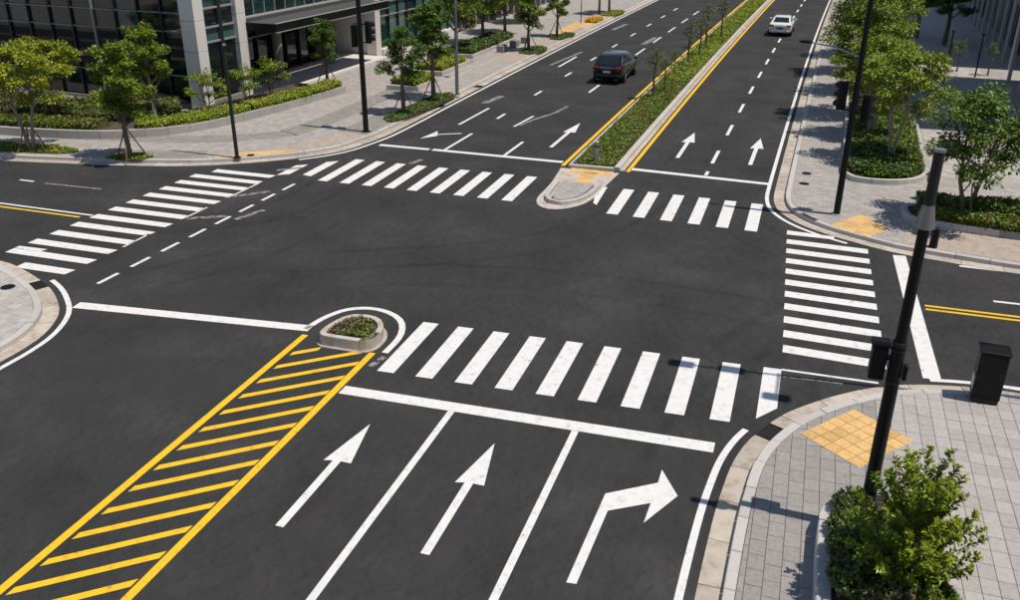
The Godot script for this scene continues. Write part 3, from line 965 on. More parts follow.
func islands() -> void:
	# planter island at the end of the yellow hatching
	var o := thing("planter_island", "small rounded stone planter on the asphalt at the tip of the yellow hatching", "planter")
	var out := rounded(V2([-11.02, -17.8, -9.5, -17.82, -9.52, -18.75, -9.95, -19.28, -10.75, -19.25, -11.0, -18.5]), 0.45, 5)
	var m := MB.new()
	m.prism(Geometry2D.offset_polygon(out, -0.1)[0], 0.0, 0.22)
	obj("soil", m.done(), M.earth, o)
	ring_wall(o, "wall_stone", out, 0.15, -0.02, 0.3, 0.75, [M.gutter_0, M.gutter_2, M.kerb_2])
	var skirt := Geometry2D.offset_polygon(out, 0.09)[0]
	m = MB.new()
	m.prism(skirt, -0.02, 0.016)
	obj("concrete_skirt", m.done(), M.gutter_1, o)
	cover("ground_cover", "low green plants growing inside the small stone planter at the hatching", Geometry2D.offset_polygon(out, -0.22)[0], 0.22, 0.16, 260, 0.13, [Color(0.08, 0.14, 0.02), Color(0.11, 0.17, 0.03), Color(0.12, 0.10, 0.05)])
	# long planted median of the northern street
	var md := thing("median", "long planted median between the carriageways of the northern street", "", Vector3.ZERO, 0.0, "", "structure")
	var bed := PackedVector2Array()
	var back := PackedVector2Array()
	var left := PackedVector2Array()
	var right := PackedVector2Array()
	for k in 130:
		var z := -35.75 - k
		bed.append(bend(Vector2(-9.0, z)))
		back.append(bend(Vector2(-7.22, z)))
		left.append(bend(Vector2(-9.1, z)))
		right.append(bend(Vector2(-7.2, z)))
	back.reverse()
	bed.append_array(back)
	m = MB.new()
	m.prism(bed, -0.05, 0.1)
	obj("soil", m.done(), M.earth, md)
	stones(md, "kerb_stone", left, 0.0, 0.1, -0.05, 0.15, 1.0, [M.kerb_0, M.kerb_2], 0.0, 40.0)
	stones(md, "kerb_stone", left, 0.0, 0.1, -0.05, 0.15, 6.0, [M.kerb_0, M.kerb_2], 40.0, 128.0)
	stones(md, "kerb_stone", right, 0.0, 0.24, -0.05, 0.16, 1.0, [M.kerb_0, M.kerb_2, M.gutter_2], 0.0, 50.0)
	stones(md, "kerb_stone", right, 0.0, 0.24, -0.05, 0.16, 6.0, [M.kerb_0, M.kerb_2], 50.0, 128.0)
	stones(md, "gutter_slab", right, 0.245, 0.42, -0.05, 0.018, 1.5, [M.gutter_0, M.gutter_1, M.gutter_2], 0.0, 50.0, 0.012, 0.0)
	stones(md, "gutter_slab", right, 0.245, 0.42, -0.05, 0.018, 8.0, [M.gutter_0, M.gutter_1], 50.0, 128.0, 0.012, 0.0)
	stones(md, "kerb_stone", V2([-7.2, -35.66, -9.1, -35.6]), -0.1, 0.1, -0.05, 0.15, 0.95, [M.kerb_1, M.kerb_0])
	obj("edge_line", ribbon(left, -0.38, -0.22, 0.004), M.yellow_paint, road)
	obj("edge_line", ribbon(right, 0.5, 0.66, 0.004), M.yellow_paint, road)
	var strip := V2([-8.95, -35.9])
	for k in range(1, 24): strip.append(Vector2(-8.95, -35.9 - 4 * k))
	for k in range(23, -1, -1): strip.append(Vector2(-7.26, -35.9 - 4 * k))
	var near := PackedVector2Array()
	var far := PackedVector2Array()
	for q in strip:
		if q.y > -57: near.append(bend(q))
		if q.y < -54: far.append(bend(q))
	cover("ground_cover", "green and russet ground cover in the near half of the median", near, 0.1, 0.1, 190, 0.12, [Color(0.10, 0.17, 0.02), Color(0.14, 0.22, 0.022), Color(0.14, 0.14, 0.03), Color(0.13, 0.20, 0.02)])
	cover("ground_cover", "bright yellow-green ground cover in the far half of the median", far, 0.1, 0.1, 90, 0.16, [Color(0.26, 0.33, 0.022), Color(0.21, 0.29, 0.022), Color(0.14, 0.22, 0.02)])
	# refuge nose in the northern crossing
	var ns := thing("refuge_island", "low pale stone refuge with a rounded nose in the far crossing", "refuge")
	var nose := smooth(V2([-7.0, -35.4, -7.08, -34.4, -7.18, -33.0, -7.27, -31.6, -7.55, -30.8, -8.0, -30.3, -8.4, -30.15, -8.8, -30.4, -9.05, -31.1, -9.08, -32.3, -9.1, -33.4, -9.3, -35.4]), 0.2)
	m = MB.new()
	m.prism(nose, -0.03, 0.012)
	obj("apron", m.done(), M.gutter_2, ns)
	stones(ns, "rim_stone", nose, 0.0, -0.09, -0.02, 0.03, 0.8, [M.kerb_2, M.kerb_0])
	var head := smooth(V2([-7.32, -33.3, -7.45, -31.9, -7.75, -31.1, -8.15, -30.75, -8.5, -30.85, -8.72, -31.3, -8.8, -32.2, -8.85, -33.3]), 0.2)
	m = MB.new()
	m.prism(Geometry2D.offset_polygon(head, -0.12)[0], 0.0, 0.14)
	obj("paving", m.done(), M.paving, ns)
	stones(ns, "kerb_stone", head, 0.0, -0.16, 0.0, 0.16, 0.7, [M.kerb_0, M.kerb_2, M.kerb_1])
	tactile_low(ns, V2([-8.95, -34.9, -7.25, -34.9, -7.25, -35.5, -8.95, -35.5]))
	tactile_low(ns, V2([-8.35, -33.6, -7.9, -33.6, -7.9, -34.9, -8.35, -34.9]))

func tactile_low(parent: Node, poly: PackedVector2Array) -> void:
	var x := poly[0].x
	while x < poly[1].x - 0.05:
		var z := poly[0].y
		while z > poly[2].y + 0.05:
			var m := MB.new()
			m.prism(rect(x + 0.004, z - 0.004, 0.292, 0.292), 0.0, 0.024, 0.004)
			obj("tactile_tile", m.done(), M["tactile_%d" % (R.randi() % 3)], parent)
			z -= 0.3
		x += 0.3

# --------------------------------------------------- buildings
func bar(parent: Node, called: String, ce: Vector3, size: Vector3, mt: String, bev := 0.0) -> MeshInstance3D:
	var m := MB.new()
	m.box(Vector3.ZERO, size, bev)
	return obj(called, m.done(), M[mt], parent, ce)

func pane(parent: Node, x0: float, x1: float, y0: float, y1: float, z: float, mt: String, called := "window_pane") -> void:
	var o := bar(parent, called, Vector3((x0 + x1) / 2, (y0 + y1) / 2, z), Vector3(x1 - x0, y1 - y0, 0.03), mt)
	o.rotation = Vector3(R.randf_range(-0.004, 0.004), R.randf_range(-0.004, 0.004), 0)   # glazing is never perfectly flush

func side_pane(parent: Node, x: float, z0: float, z1: float, y0: float, y1: float, mt: String) -> void:
	var o := bar(parent, "window_pane", Vector3(x, (y0 + y1) / 2, (z0 + z1) / 2), Vector3(0.03, y1 - y0, absf(z1 - z0)), mt)
	o.rotation = Vector3(0, R.randf_range(-0.004, 0.004), R.randf_range(-0.004, 0.004))

func buildings() -> void:
	# glass office block on the far left; its own x runs along the street front, z points to the street
	var b := thing("office_building", "dark glass office block with pale granite columns behind the far left pavement", "building", Vector3(-29.3, 0, -39.0), PI / 2 - 0.05)
	bar(b, "upper_storeys", Vector3(31.5, 11.1, -16.6), Vector3(61.5, 5.6, 32.0), "grey_granite")
	bar(b, "service_core", Vector3(33.5, 4.15, -19.6), Vector3(56.0, 8.2, 25.0), "interior")
	bar(b, "floor_slab", Vector3(31.5, 3.76, -16.6), Vector3(61.4, 0.3, 31.9), "interior")
	bar(b, "floor_slab", Vector3(31.5, 0.08, -16.6), Vector3(61.4, 0.12, 31.9), "interior")
	bar(b, "end_wall", Vector3(31.5, 4.1, -32.5), Vector3(61.4, 8.2, 0.3), "interior")
	bar(b, "end_wall", Vector3(62.1, 4.1, -16.6), Vector3(0.3, 8.2, 31.9), "interior")
	bar(b, "end_wall", Vector3(0.62, 4.1, -25.8), Vector3(0.3, 8.2, 13.2), "grey_granite")
	bar(b, "return_wall", Vector3(4.0, 1.85, -2.1), Vector3(0.2, 3.5, 2.6), "granite")
	bar(b, "return_wall", Vector3(18.5, 1.85, -2.1), Vector3(0.2, 3.5, 2.6), "granite")
	# columns of granite blocks
	for a in [[0.0, 0.75, 0.9], [3.35, 0.75, 0.75], [18.1, 0.7, 0.75]]:
		var col := Node3D.new()
		col.name = "column"
		b.add_child(col, true)
		col.position = Vector3(a[0] + a[1] / 2, 0, -a[2] / 2)
		var y := 0.1
		for hgt in [1.5, 1.48, 1.5, 1.5, 1.5, 3.2, 3.2]:
			bar(col, "granite_block", Vector3(0, y + hgt / 2, 0), Vector3(a[1], hgt - 0.02, a[2]), "granite", 0.012)
			y += hgt
	# glazing between the first two columns
	for a in [[0.77, 2.05], [2.1, 3.33]]:
		pane(b, a[0], a[1], 0.5, 3.38, -0.3, "glass")
		pane(b, a[0], a[1], 3.48, 4.1, -0.3, "spandrel")
		pane(b, a[0], a[1], 4.2, 5.05, -0.3, "glass")
		pane(b, a[0], a[1], 5.12, 8.0, -0.3, "teal_glass")
	bar(b, "mullion", Vector3(2.075, 4.2, -0.27), Vector3(0.06, 7.6, 0.12), "dark_frame")
	for y in [3.43, 4.15, 5.085]:
		bar(b, "transom", Vector3(2.05, y, -0.24), Vector3(2.56, 0.09, 0.16), "frame_metal", 0.008)
	bar(b, "plinth", Vector3(2.05, 0.3, -0.3), Vector3(2.56, 0.4, 0.35), "grey_granite", 0.01)
	# upper glazing above the canopy
	for k in 14:
		var x := 4.12 + k * 1.0
		pane(b, x + 0.03, x + 0.97, 4.36, 5.4, -0.28, "teal_glass" if k % 3 else "glass")
		pane(b, x + 0.03, x + 0.97, 5.46, 8.0, -0.28, "teal_glass")
		bar(b, "mullion", Vector3(x, 6.15, -0.24), Vector3(0.05, 3.6, 0.12), "frame_metal")
	bar(b, "transom", Vector3(11.1, 4.3, -0.22), Vector3(14.0, 0.1, 0.2), "pale_metal", 0.008)
	bar(b, "transom", Vector3(11.1, 5.43, -0.22), Vector3(14.0, 0.07, 0.16), "frame_metal", 0.008)
	# entrance canopy of dark louvres
	var can := bar(b, "canopy", Vector3(10.3, 3.88, 0.85), Vector3(12.4, 0.3, 2.0), "dark_metal", 0.02)
	bar(can, "fascia", Vector3(0, 0.0, 1.04), Vector3(12.5, 0.42, 0.06), "black_metal", 0.008)
	bar(can, "trim", Vector3(0, 0.23, 1.045), Vector3(12.56, 0.035, 0.1), "pale_metal")
	bar(can, "trim", Vector3(0, -0.23, 1.045), Vector3(12.56, 0.035, 0.1), "pale_metal")
	bar(can, "fascia", Vector3(-6.24, 0.0, 0.0), Vector3(0.06, 0.42, 2.02), "black_metal", 0.008)
	for k in 14: bar(can, "louvre", Vector3(0, 0.175, -0.9 + k * 0.135), Vector3(12.3, 0.03, 0.07), "grey_metal")
	# recessed entrance
	for k in 9:
		var x := 4.5 + k * 1.5
		pane(b, x + 0.05, x + 1.42, 0.2, 3.5, -3.2, "glass", "door_pane" if k in [3, 4, 5] else "window_pane")
		bar(b, "mullion", Vector3(x, 1.85, -3.12), Vector3(0.09, 3.4, 0.2), "dark_frame")
		if k % 3 == 1: bar(b, "entrance_panel", Vector3(x + 0.4, 1.7, -2.9), Vector3(0.7, 3.1, 0.12), ["brown_panel", "cream_panel", "brown_panel"][k / 3], 0.01)
	bar(b, "transom", Vector3(11.2, 2.55, -3.1), Vector3(13.6, 0.07, 0.14), "frame_metal")
	for x in [8.4, 14.2]:
		var m := MB.new()
		m.tube([Vector3(0, 0.1, 0), Vector3(0, 3.7, 0)], [0.28, 0.28], 18)
		obj("round_column", m.done(), M.grey_granite, b, Vector3(x, 0, -1.2))
	bar(b, "entrance_step", Vector3(11.2, 0.2, -0.9), Vector3(13.6, 0.12, 3.4), "granite", 0.01)
	# glazed shop front further along
	for k in 9:
		var x := 18.85 + k * 1.4
		pane(b, x + 0.04, x + 1.36, 0.6, 3.55, -0.25, "pale_glass" if k % 3 else "teal_glass")
		pane(b, x + 0.04, x + 1.36, 3.65, 4.5, -0.25, "spandrel")
		pane(b, x + 0.04, x + 1.36, 4.6, 8.0, -0.25, "teal_glass")
		bar(b, "mullion", Vector3(x, 4.2, -0.18), Vector3(0.08, 7.6, 0.2), "dark_frame")
	for y in [2.7, 3.6, 4.55]:
		bar(b, "transom", Vector3(25.1, y, -0.19), Vector3(12.5, 0.07, 0.16), "frame_metal")
	bar(b, "plinth", Vector3(25.1, 0.33, -0.1), Vector3(12.6, 0.5, 0.55), "granite", 0.015)
	for k in 20:
		bar(b, "fin", Vector3(32.2 + k * 1.5, 4.0, -0.2), Vector3(0.35, 7.8, 0.6), "grey_granite", 0.01)
		if k < 19: pane(b, 32.4 + k * 1.5, 33.5 + k * 1.5, 0.3, 7.8, -0.3, "glass")
	# side front facing the camera
	for k in 12:
		var z := -1.0 - k * 1.5
		for r in [[0.3, 1.7], [1.76, 3.9], [3.98, 4.82], [4.9, 8.2]]:
			var kind := "glass"
			if (k == 2 or k == 7) and r[0] > 3.9: kind = "teal_glass"
			side_pane(b, 0.62, z - 0.03, z - 1.47, r[0], r[1], kind)
		bar(b, "mullion", Vector3(0.56, 4.2, z), Vector3(0.16, 7.9, 0.07), "frame_metal" if k % 6 == 4 else "dark_frame")
	for y in [1.73, 3.94, 4.86]:
		bar(b, "transom", Vector3(0.57, y, -10.0), Vector3(0.13, 0.05, 18.1), "grey_granite")
	bar(b, "plinth", Vector3(0.5, 0.2, -10.0), Vector3(0.3, 0.2, 18.1), "grey_granite")
	# towers on the right: the one further off throws the plaza into shade
	for a in [[11.3, -47.0, 15.4, "dark tower with tall pale fins at the right edge, nearer of the two"], [12.0, -66.4, 60.0, "long dark building with pale fins beyond the plaza, farther of the two"]]:
		var t := thing("finned_tower", a[3], "building", Vector3(a[0], 0, a[1]), PI / 2 + (0.0 if a[1] > -60 else -0.03), "finned buildings beside the plaza")
		var l: float = a[2]
		bar(t, "service_core", Vector3(l / 2, 7.6, 12.3), Vector3(l - 0.7, 15.0, 13.0), "interior")
		for x in [0.15, l - 0.15]: bar(t, "end_wall", Vector3(x, 7.6, 10.0), Vector3(0.3, 15.0, 18.0), "grey_granite")
		bar(t, "roof", Vector3(l / 2, 15.25, 9.7), Vector3(l, 0.3, 19.0), "grey_granite")
		var n := int(l / 3.3)
		for k in n + 1:
			bar(t, "fin", Vector3(0.2 + k * (l - 0.4) / n, 7.6, 0.25), Vector3(0.3, 15.0, 0.18), "kerb_0", 0.015)
			if k < n: pane(t, 0.4 + k * (l - 0.4) / n, (k + 1) * (l - 0.4) / n, 0.2, 15.0, 1.6, "glass")
		for y in [3.6, 7.4, 11.2]: bar(t, "floor_band", Vector3(l / 2, y, 3.4), Vector3(l - 0.62, 0.3, 4.6), "interior")

# --------------------------------------------------- planting beds
func beds_and_hedges() -> void:
	var lime := [Color(0.26, 0.31, 0.022), Color(0.21, 0.27, 0.022), Color(0.15, 0.22, 0.02)]
	var green := [Color(0.06, 0.12, 0.02), Color(0.08, 0.15, 0.025), Color(0.045, 0.085, 0.018)]
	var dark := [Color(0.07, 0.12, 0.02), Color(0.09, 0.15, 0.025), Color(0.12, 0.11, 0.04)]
	# curved granite planter in front of the office block
	var arc := smooth(V2([-60, -31.2, -42, -31.4, -35.2, -31.7, -31.6, -32.2, -29.3, -33.1, -27.3, -35.0, -26.0, -38.6, -25.1, -43.5, -24.75, -45.6]), 0.3)
	arc.reverse()   # travel so that the bed lies on the right
	var o := thing("planter_wall", "long curved grey granite planter wall round the far left building", "planter")
	var s1 := length(arc)
	stones(o, "wall_stone", arc, 0.0, 0.22, 0.1, 0.52, 1.0, [M.slab_1, M.slab_0], 0.0, 29.0, 0.012, 0.012)
	stones(o, "wall_stone", arc, 0.0, 0.22, 0.1, 0.52, 5.0, [M.slab_1, M.slab_0], 29.0, s1)
	var m := MB.new()
	var a1 := offset(arc, 0.23)
	var a2 := offset(arc, 3.4)
	a2.reverse()
	a1.append_array(a2)
	m.prism(a1, 0.1, 0.4)
	obj("soil", m.done(), M.earth, o)
	hedge("bright lime clipped hedge curving in front of the granite columns", [-26.75, -38.9, -26.1, -41.3, -25.65, -44.0, -25.5, -45.6], 1.0, 0.4, 0.42, 1700, 0.12, lime)
	hedge("lime hedge on the bend of the granite planter below the corner column", [-29.4, -33.9, -28.1, -35.2, -27.3, -36.9, -26.85, -38.6], 1.1, 0.4, 0.42, 1700, 0.12, lime)
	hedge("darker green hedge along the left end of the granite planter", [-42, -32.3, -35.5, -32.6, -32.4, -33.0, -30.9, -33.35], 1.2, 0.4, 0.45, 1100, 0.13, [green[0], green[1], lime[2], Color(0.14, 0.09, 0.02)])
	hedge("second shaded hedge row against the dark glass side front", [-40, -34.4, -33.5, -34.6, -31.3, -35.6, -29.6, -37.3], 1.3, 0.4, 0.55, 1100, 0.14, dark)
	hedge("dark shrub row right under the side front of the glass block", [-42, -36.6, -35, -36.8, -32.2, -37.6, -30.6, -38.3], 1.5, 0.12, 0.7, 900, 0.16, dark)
	# smaller beds along the sidewalk
	for a in [["low bed of lime shrubs by the shop front glass, nearest the street lamp", -23.2, -47.2, -21.3, -50.2, 0], ["green shrub bed beyond the grey lamp post", -23.9, -52.0, -21.8, -56.6, 1], ["clipped shrub bed with stone blocks under the row of dense trees", -24.6, -58.6, -22.4, -67.5, 2]]:
		var pl := thing("planting_bed", a[0], "planter", Vector3.ZERO, 0.0, "raised beds along the far left pavement")
		var q := bent(V2([a[1], a[2], a[3], a[2], a[3], a[4], a[1], a[4]]))
		m = MB.new()
		m.prism(Geometry2D.offset_polygon(q, -0.1)[0], 0.1, 0.36)
		obj("soil", m.done(), M.earth, pl)
		ring_wall(pl, "wall_stone", q, 0.2, 0.1, 0.42, 1.2, [M.kerb_0, M.kerb_1, M.gutter_2])
		var c := (q[0] + q[2]) / 2
		m = MB.new()
		m.prism(Geometry2D.offset_polygon(q, -0.35)[0], 0.3, 0.62)
		obj("branches", m.done(), M.twigs, pl)
		var lf := MB.new()
		var cols: Array = [lime, lime, green][a[5]]
		var mid := PackedVector2Array([(q[0] + q[1]) / 2 + Vector2(0, -0.3), c, (q[2] + q[3]) / 2 + Vector2(0, 0.3)])
		leafy_strip(lf, mid, absf(a[3] - a[1]) - 0.45, 0.36, 0.42, 1500, 0.15, cols)
		obj("foliage", lf.done(), M.leaf, pl)
	for a in [[-21.6, -62.2], [-21.5, -64.6], [-21.4, -66.8]]:
		var bl := bar(self, numbered("stone_block"), Vector3(bend(Vector2(a[0], a[1])).x, 0.38, a[1]), Vector3(0.5, 0.46, 0.9), "grey_granite", 0.03)
		meta(bl, "grey stone seat block beside the clipped shrub bed, " + ["nearest of three", "middle of three", "farthest of three"][int((-a[1] - 62.2) / 2.0)], "stone block", "stone blocks beside the bed")
	# grass patches at the feet of the pavement trees
	for a in [["bright grass patch under the leftmost tree with stakes", [-34.2, -29.2, -30.2, -29.9, -29.7, -30.4, -30.9, -30.75, -34.2, -30.35], 0], ["small square grass patch under the bushy staked tree", [-27.9, -29.95, -26.3, -30.2, -26.1, -30.75, -27.5, -30.85], 0], ["long dark grass strip under two staked trees beside the kerb", [-20.05, -40.4, -19.3, -39.9, -18.98, -41, -18.75, -46.6, -19.3, -47.3, -20.0, -46.5], 1], ["round grass patch under the farther staked tree", [-20.3, -61.9, -19.2, -61.7, -19.0, -64.6, -19.9, -65.3, -20.4, -64.2], 1], ["grass patch under the tree before the orange paving", [-20.2, -69.0, -19.2, -69.0, -19.1, -72.3, -20.1, -72.8], 1], ["distant yellow-green patch beside the orange paving", [-20.3, -84.8, -19.0, -84.8, -19.0, -89, -20.2, -89], 0]]:
		var q := bent(smooth(V2(a[1] + [a[1][0], a[1][1]]), 0.3))
		q.remove_at(q.size() - 1)
		var e := obj("soil_patch", null, M.earth)
		var mm := MB.new()
		mm.prism(q, 0.1, 0.17)
		e.mesh = mm.done()
		meta(e, "bare soil under the " + String(a[0]).replace("bright ", "").replace("dark ", ""), "", "", "structure")
		cover("grass", a[0], q, 0.17, 0.06, 200, 0.12, lime if a[2] == 0 else [Color(0.07, 0.13, 0.02), Color(0.09, 0.16, 0.025)])
	cover("flowers", "bright yellow flowers in a small round patch on the orange paving", bent(V2([-20.3, -79.5, -19.3, -79.5, -19.2, -81.8, -20.3, -81.8])), 0.15, 0.35, 150, 0.2, [Color(0.75, 0.45, 0.01), Color(0.6, 0.42, 0.02)])
	# bed with trees beside the northern street on the right
	var nb := thing("planting_bed", "long kerbed bed of shrubs and trees beside the right pavement", "planter")
	var q := bent(smooth(V2([1.75, -74, 1.75, -60, 1.75, -45, 1.68, -39, 1.75, -37.5, 2.1, -36.9, 2.9, -36.7, 3.8, -36.9, 4.5, -37.4, 4.95, -38.4, 5.1, -45, 5.1, -60, 5.1, -74]), 0.4))
	m = MB.new()
	m.prism(Geometry2D.offset_polygon(q, -0.08)[0], 0.1, 0.3)
	obj("soil", m.done(), M.earth, nb)
	ring_wall(nb, "kerb_stone", q, 0.16, 0.1, 0.36, 1.0, [M.kerb_0, M.kerb_2, M.kerb_1])
	cover("ground_cover", "dense green ground cover filling the long bed on the right", bent(V2([1.95, -37.7, 2.9, -36.95, 4.3, -37.5, 4.85, -38.6, 4.85, -56, 1.95, -56])), 0.3, 0.26, 170, 0.17, [Color(0.06, 0.115, 0.02), Color(0.09, 0.15, 0.02), Color(0.13, 0.20, 0.025)])
	hedge("low clipped hedge at the rounded front of the right bed", [2.25, -38.9, 2.4, -38.0, 2.95, -37.6, 3.75, -37.75, 4.4, -38.6], 0.6, 0.3, 0.32, 1500, 0.13, green)
	# bed with a staked tree on the right pavement
	var eb := thing("planting_bed", "kerbed hedge bed under the staked tree at the right edge", "planter")
	q = rounded(V2([3.7, -33.9, 3.75, -32.15, 7.3, -31.6, 16, -31.2, 16, -33.4, 7.5, -33.9]), 0.7)
	m = MB.new()
	m.prism(Geometry2D.offset_polygon(q, -0.1)[0], 0.1, 0.34)
	obj("soil", m.done(), M.earth, eb)
	ring_wall(eb, "kerb_stone", q, 0.2, 0.1, 0.4, 1.0, [M.kerb_0, M.grey_granite, M.kerb_1])
	hedge("dark green hedge row behind the staked tree at the right edge", [4.2, -33.4, 6.5, -33.3, 9, -33.1, 15.5, -32.9], 0.7, 0.34, 0.62, 1500, 0.15, [green[1], dark[1], Color(0.10, 0.17, 0.03), Color(0.14, 0.19, 0.06)])
	hedge("bright low hedge with reddish shoots in front of the staked tree at the right edge", [4.3, -32.7, 5.6, -32.35, 7.5, -32.1, 15.5, -31.75], 0.75, 0.34, 0.36, 1700, 0.13, [Color(0.11, 0.19, 0.02), lime[2], Color(0.12, 0.2, 0.025), Color(0.15, 0.07, 0.03)])
	# planter at the camera's feet
	var sp := thing("planter", "grey stone planter with a rounded corner at the bottom right", "planter")
	q = smooth(V2([1.17, -6, 1.17, -10, 1.17, -13.6, 1.26, -14.2, 1.6, -14.68, 2.1, -14.83, 2.7, -14.8, 3.05, -14.5, 3.15, -13.9, 3.15, -10, 3.15, -6]), 0.25)
	m = MB.new()
	m.prism(Geometry2D.offset_polygon(q, -0.1)[0], 0.1, 0.5)
	obj("soil", m.done(), M.earth, sp)
	stones(sp, "wall_stone", q, 0.0, 0.24, 0.1, 0.57, 1.1, [M.kerb_0, M.kerb_1, M.kerb_2], 0.0, -1.0, 0.008, 0.02)
	var mats := [[Color(0.07, 0.115, 0.025), Color(0.085, 0.13, 0.025), Color(0.10, 0.105, 0.03)], [Color(0.15, 0.14, 0.055), Color(0.12, 0.145, 0.035), Color(0.17, 0.13, 0.06)], [Color(0.085, 0.155, 0.02), Color(0.11, 0.175, 0.025), Color(0.09, 0.12, 0.02)]]
	var kinds := []
	for k in 3: kinds.append(shrub_mesh(300 + k, 0.5, 0.75, 640, 0.065 + 0.012 * k, mats[k], 0.4))
	var spots := [[1.75, -14.15, 0, 0.8, "rounded dark shrub in the corner of the stone planter beside the black pole"], [1.72, -13.5, 2, 0.85, "green shrub against the left wall of the stone planter"], [1.75, -12.85, 0, 1.0, "dark green shrub along the left wall of the stone planter"], [1.8, -12.1, 0, 1.05, "darkest shrub at the bottom edge by the left wall of the stone planter"], [2.25, -13.3, 1, 0.8, "brownish olive shrub in the middle of the stone planter"], [2.3, -12.5, 1, 1.0, "tall olive shrub below the young leafy tree"], [2.35, -11.7, 1, 1.0, "olive shrub cut by the bottom edge of the picture"], [2.75, -11.9, 2, 1.0, "green shrub right of the young tree in the stone planter"], [2.6, -14.2, 2, 0.75, "small green shrub behind the young tree by the black pole"], [2.8, -13.6, 2, 0.7, "green shrub at the right wall of the stone planter"]]
	for s in spots:
		var sh := thing("shrub", s[4], "shrub", Vector3(s[0], 0.5, s[1]), R.randf() * TAU, "shrubs in the near planter")
		for a in [obj("stems", kinds[s[2]].trunk, M.bark, sh), obj("foliage", kinds[s[2]].crown, M.glossy_leaf, sh)]: a.scale = Vector3.ONE * s[3]

# --------------------------------------------------- trees
func trees() -> void:
	var st := MB.new()
	st.tube([Vector3(0.72, -0.05, 0), Vector3(0.05, 1.25, 0)], [0.03, 0.026], 6)
	stake_mesh = st.done()
	var lime := Color(0.225, 0.285, 0.015)
	var mid := Color(0.145, 0.215, 0.014)
	var deep := Color(0.075, 0.145, 0.014)
	var A := tree_meshes(101, 4.8, 1.75, 2.0, 40, 150, 0.15, lime, 0.42, 2)
	var B := tree_meshes(102, 5.1, 1.3, 1.2, 46, 135, 0.15, mid, 0.5)
	var D := tree_meshes(103, 5.0, 1.1, 1.4, 48, 120, 0.135, deep, 0.6)
	var E := tree_meshes(104, 5.0, 2.0, 1.8, 52, 160, 0.15, Color(0.17, 0.24, 0.014), 0.45, 3, 0.5)
	var F := tree_meshes(105, 4.7, 2.0, 1.4, 48, 160, 0.15, Color(0.085, 0.16, 0.014), 0.5, 2, 0.4)
	var G := tree_meshes(106, 6.4, 2.3, 1.6, 64, 165, 0.165, Color(0.14, 0.21, 0.014), 0.45, 1, 0.5)
	var S := tree_meshes(107, 2.2, 1.0, 0.5, 24, 60, 0.12, mid, 0.5, 3)
	var P := tree_meshes(108, 3.0, 0.6, 1.1, 28, 18, 0.10, Color(0.09, 0.14, 0.02), 0.9)
	var gl := "young trees along the far left pavement"
	plant_tree(A, "leftmost tree with lime crown and leaning trunk in a bright grass patch", -31.9, -30.05, 0.15, 1.0, 0.4, gl, true, "pale_bark")
	plant_tree(A, "lime-crowned tree rising from the hedge behind the leftmost tree", -34.2, -34.0, 0.4, 0.86, 2.2, gl)
	plant_tree(B, "bushy green tree with low branches on a small square grass patch", -26.95, -30.35, 0.15, 1.0, 1.0, gl)
	plant_tree(B, "green tree in the hedge just left of the corner granite column", -29.85, -35.7, 0.4, 0.92, 3.3, gl, true, "pale_bark")
	plant_tree(A, "tree at the left picture edge, half out of view behind the hedge", -38.4, -33.2, 0.4, 0.9, 4.0, gl)
	plant_tree(S, "small shrubby tree in front of the corner granite column", -28.4, -38.0, 0.4, 1.0, 0.0, gl, false)
	plant_tree(S, "small shrubby tree between the two granite columns", -27.7, -40.3, 0.4, 0.95, 1.4, gl, false)
	plant_tree(S, "small shrubby tree in front of the second granite column", -27.3, -42.0, 0.4, 1.0, 2.9, gl, false)
	plant_tree(D, "slim tree in the lime hedge under the dark entrance canopy", -26.3, -46.3, 0.4, 0.8, 0.0, gl)
	plant_tree(D, "slim dense tree at the near end of the long dark grass strip", -19.5, -41.9, 0.15, 0.95, 2.0, gl)
	plant_tree(D, "taller slim tree beside the grey lamp post on the dark grass strip", -19.45, -45.7, 0.15, 1.12, 4.0, gl)
	plant_tree(B, "staked tree on the round grass patch beyond the lamp post", -19.45, -63.4, 0.15, 0.95, 0.2, gl)
	plant_tree(B, "staked tree just before the orange paving", -19.4, -70.7, 0.15, 0.9, 1.7, gl)
	plant_tree(D, "first of two slim trees in the distant yellow-green patch", -19.5, -85.8, 0.15, 1.0, 0.7, gl, false)
	plant_tree(D, "second of two slim trees in the distant yellow-green patch", -18.9, -87.5, 0.15, 1.0, 2.7, gl, false)
	plant_tree(G, "nearest dense tree in the row shading the clipped shrub bed", -23.9, -60.5, 0.3, 0.85, 0.3, gl, false)
	plant_tree(G, "second dense tree in the row shading the clipped shrub bed", -23.6, -65.2, 0.3, 0.9, 1.9, gl, false)
	plant_tree(G, "third dense tree in the row shading the clipped shrub bed", -23.8, -71.0, 0.15, 0.9, 3.1, gl, false)
	plant_tree(G, "last dense tree of the row before the distant finned wall", -24.0, -78.0, 0.15, 0.95, 5.1, gl, false)
	plant_tree(D, "dark slender tree by the granite wall behind the lime shop-front bed", -23.2, -53.8, 0.4, 0.8, 5.5, gl, false)
	var gr := "trees on the right pavement"
	plant_tree(F, "staked tree with two stems in the hedge bed at the right edge", 5.75, -33.0, 0.3, 1.0, 0.6, gr)
	plant_tree(E, "broad multi-stemmed tree at the front of the long right bed", 3.7, -40.6, 0.3, 0.98, 0.0, gr, false, "pale_bark")
	plant_tree(E, "multi-stemmed tree second from the front of the long right bed", 3.0, -44.6, 0.3, 0.95, 2.0, gr, false, "pale_bark")
	plant_tree(G, "tall tree leaning over the right pavement behind the signal pole", 2.5, -49.0, 0.3, 0.95, 1.0, gr, false)
	plant_tree(G, "tall tree in the middle of the long right bed", 3.5, -55.5, 0.3, 1.0, 2.6, gr, false)
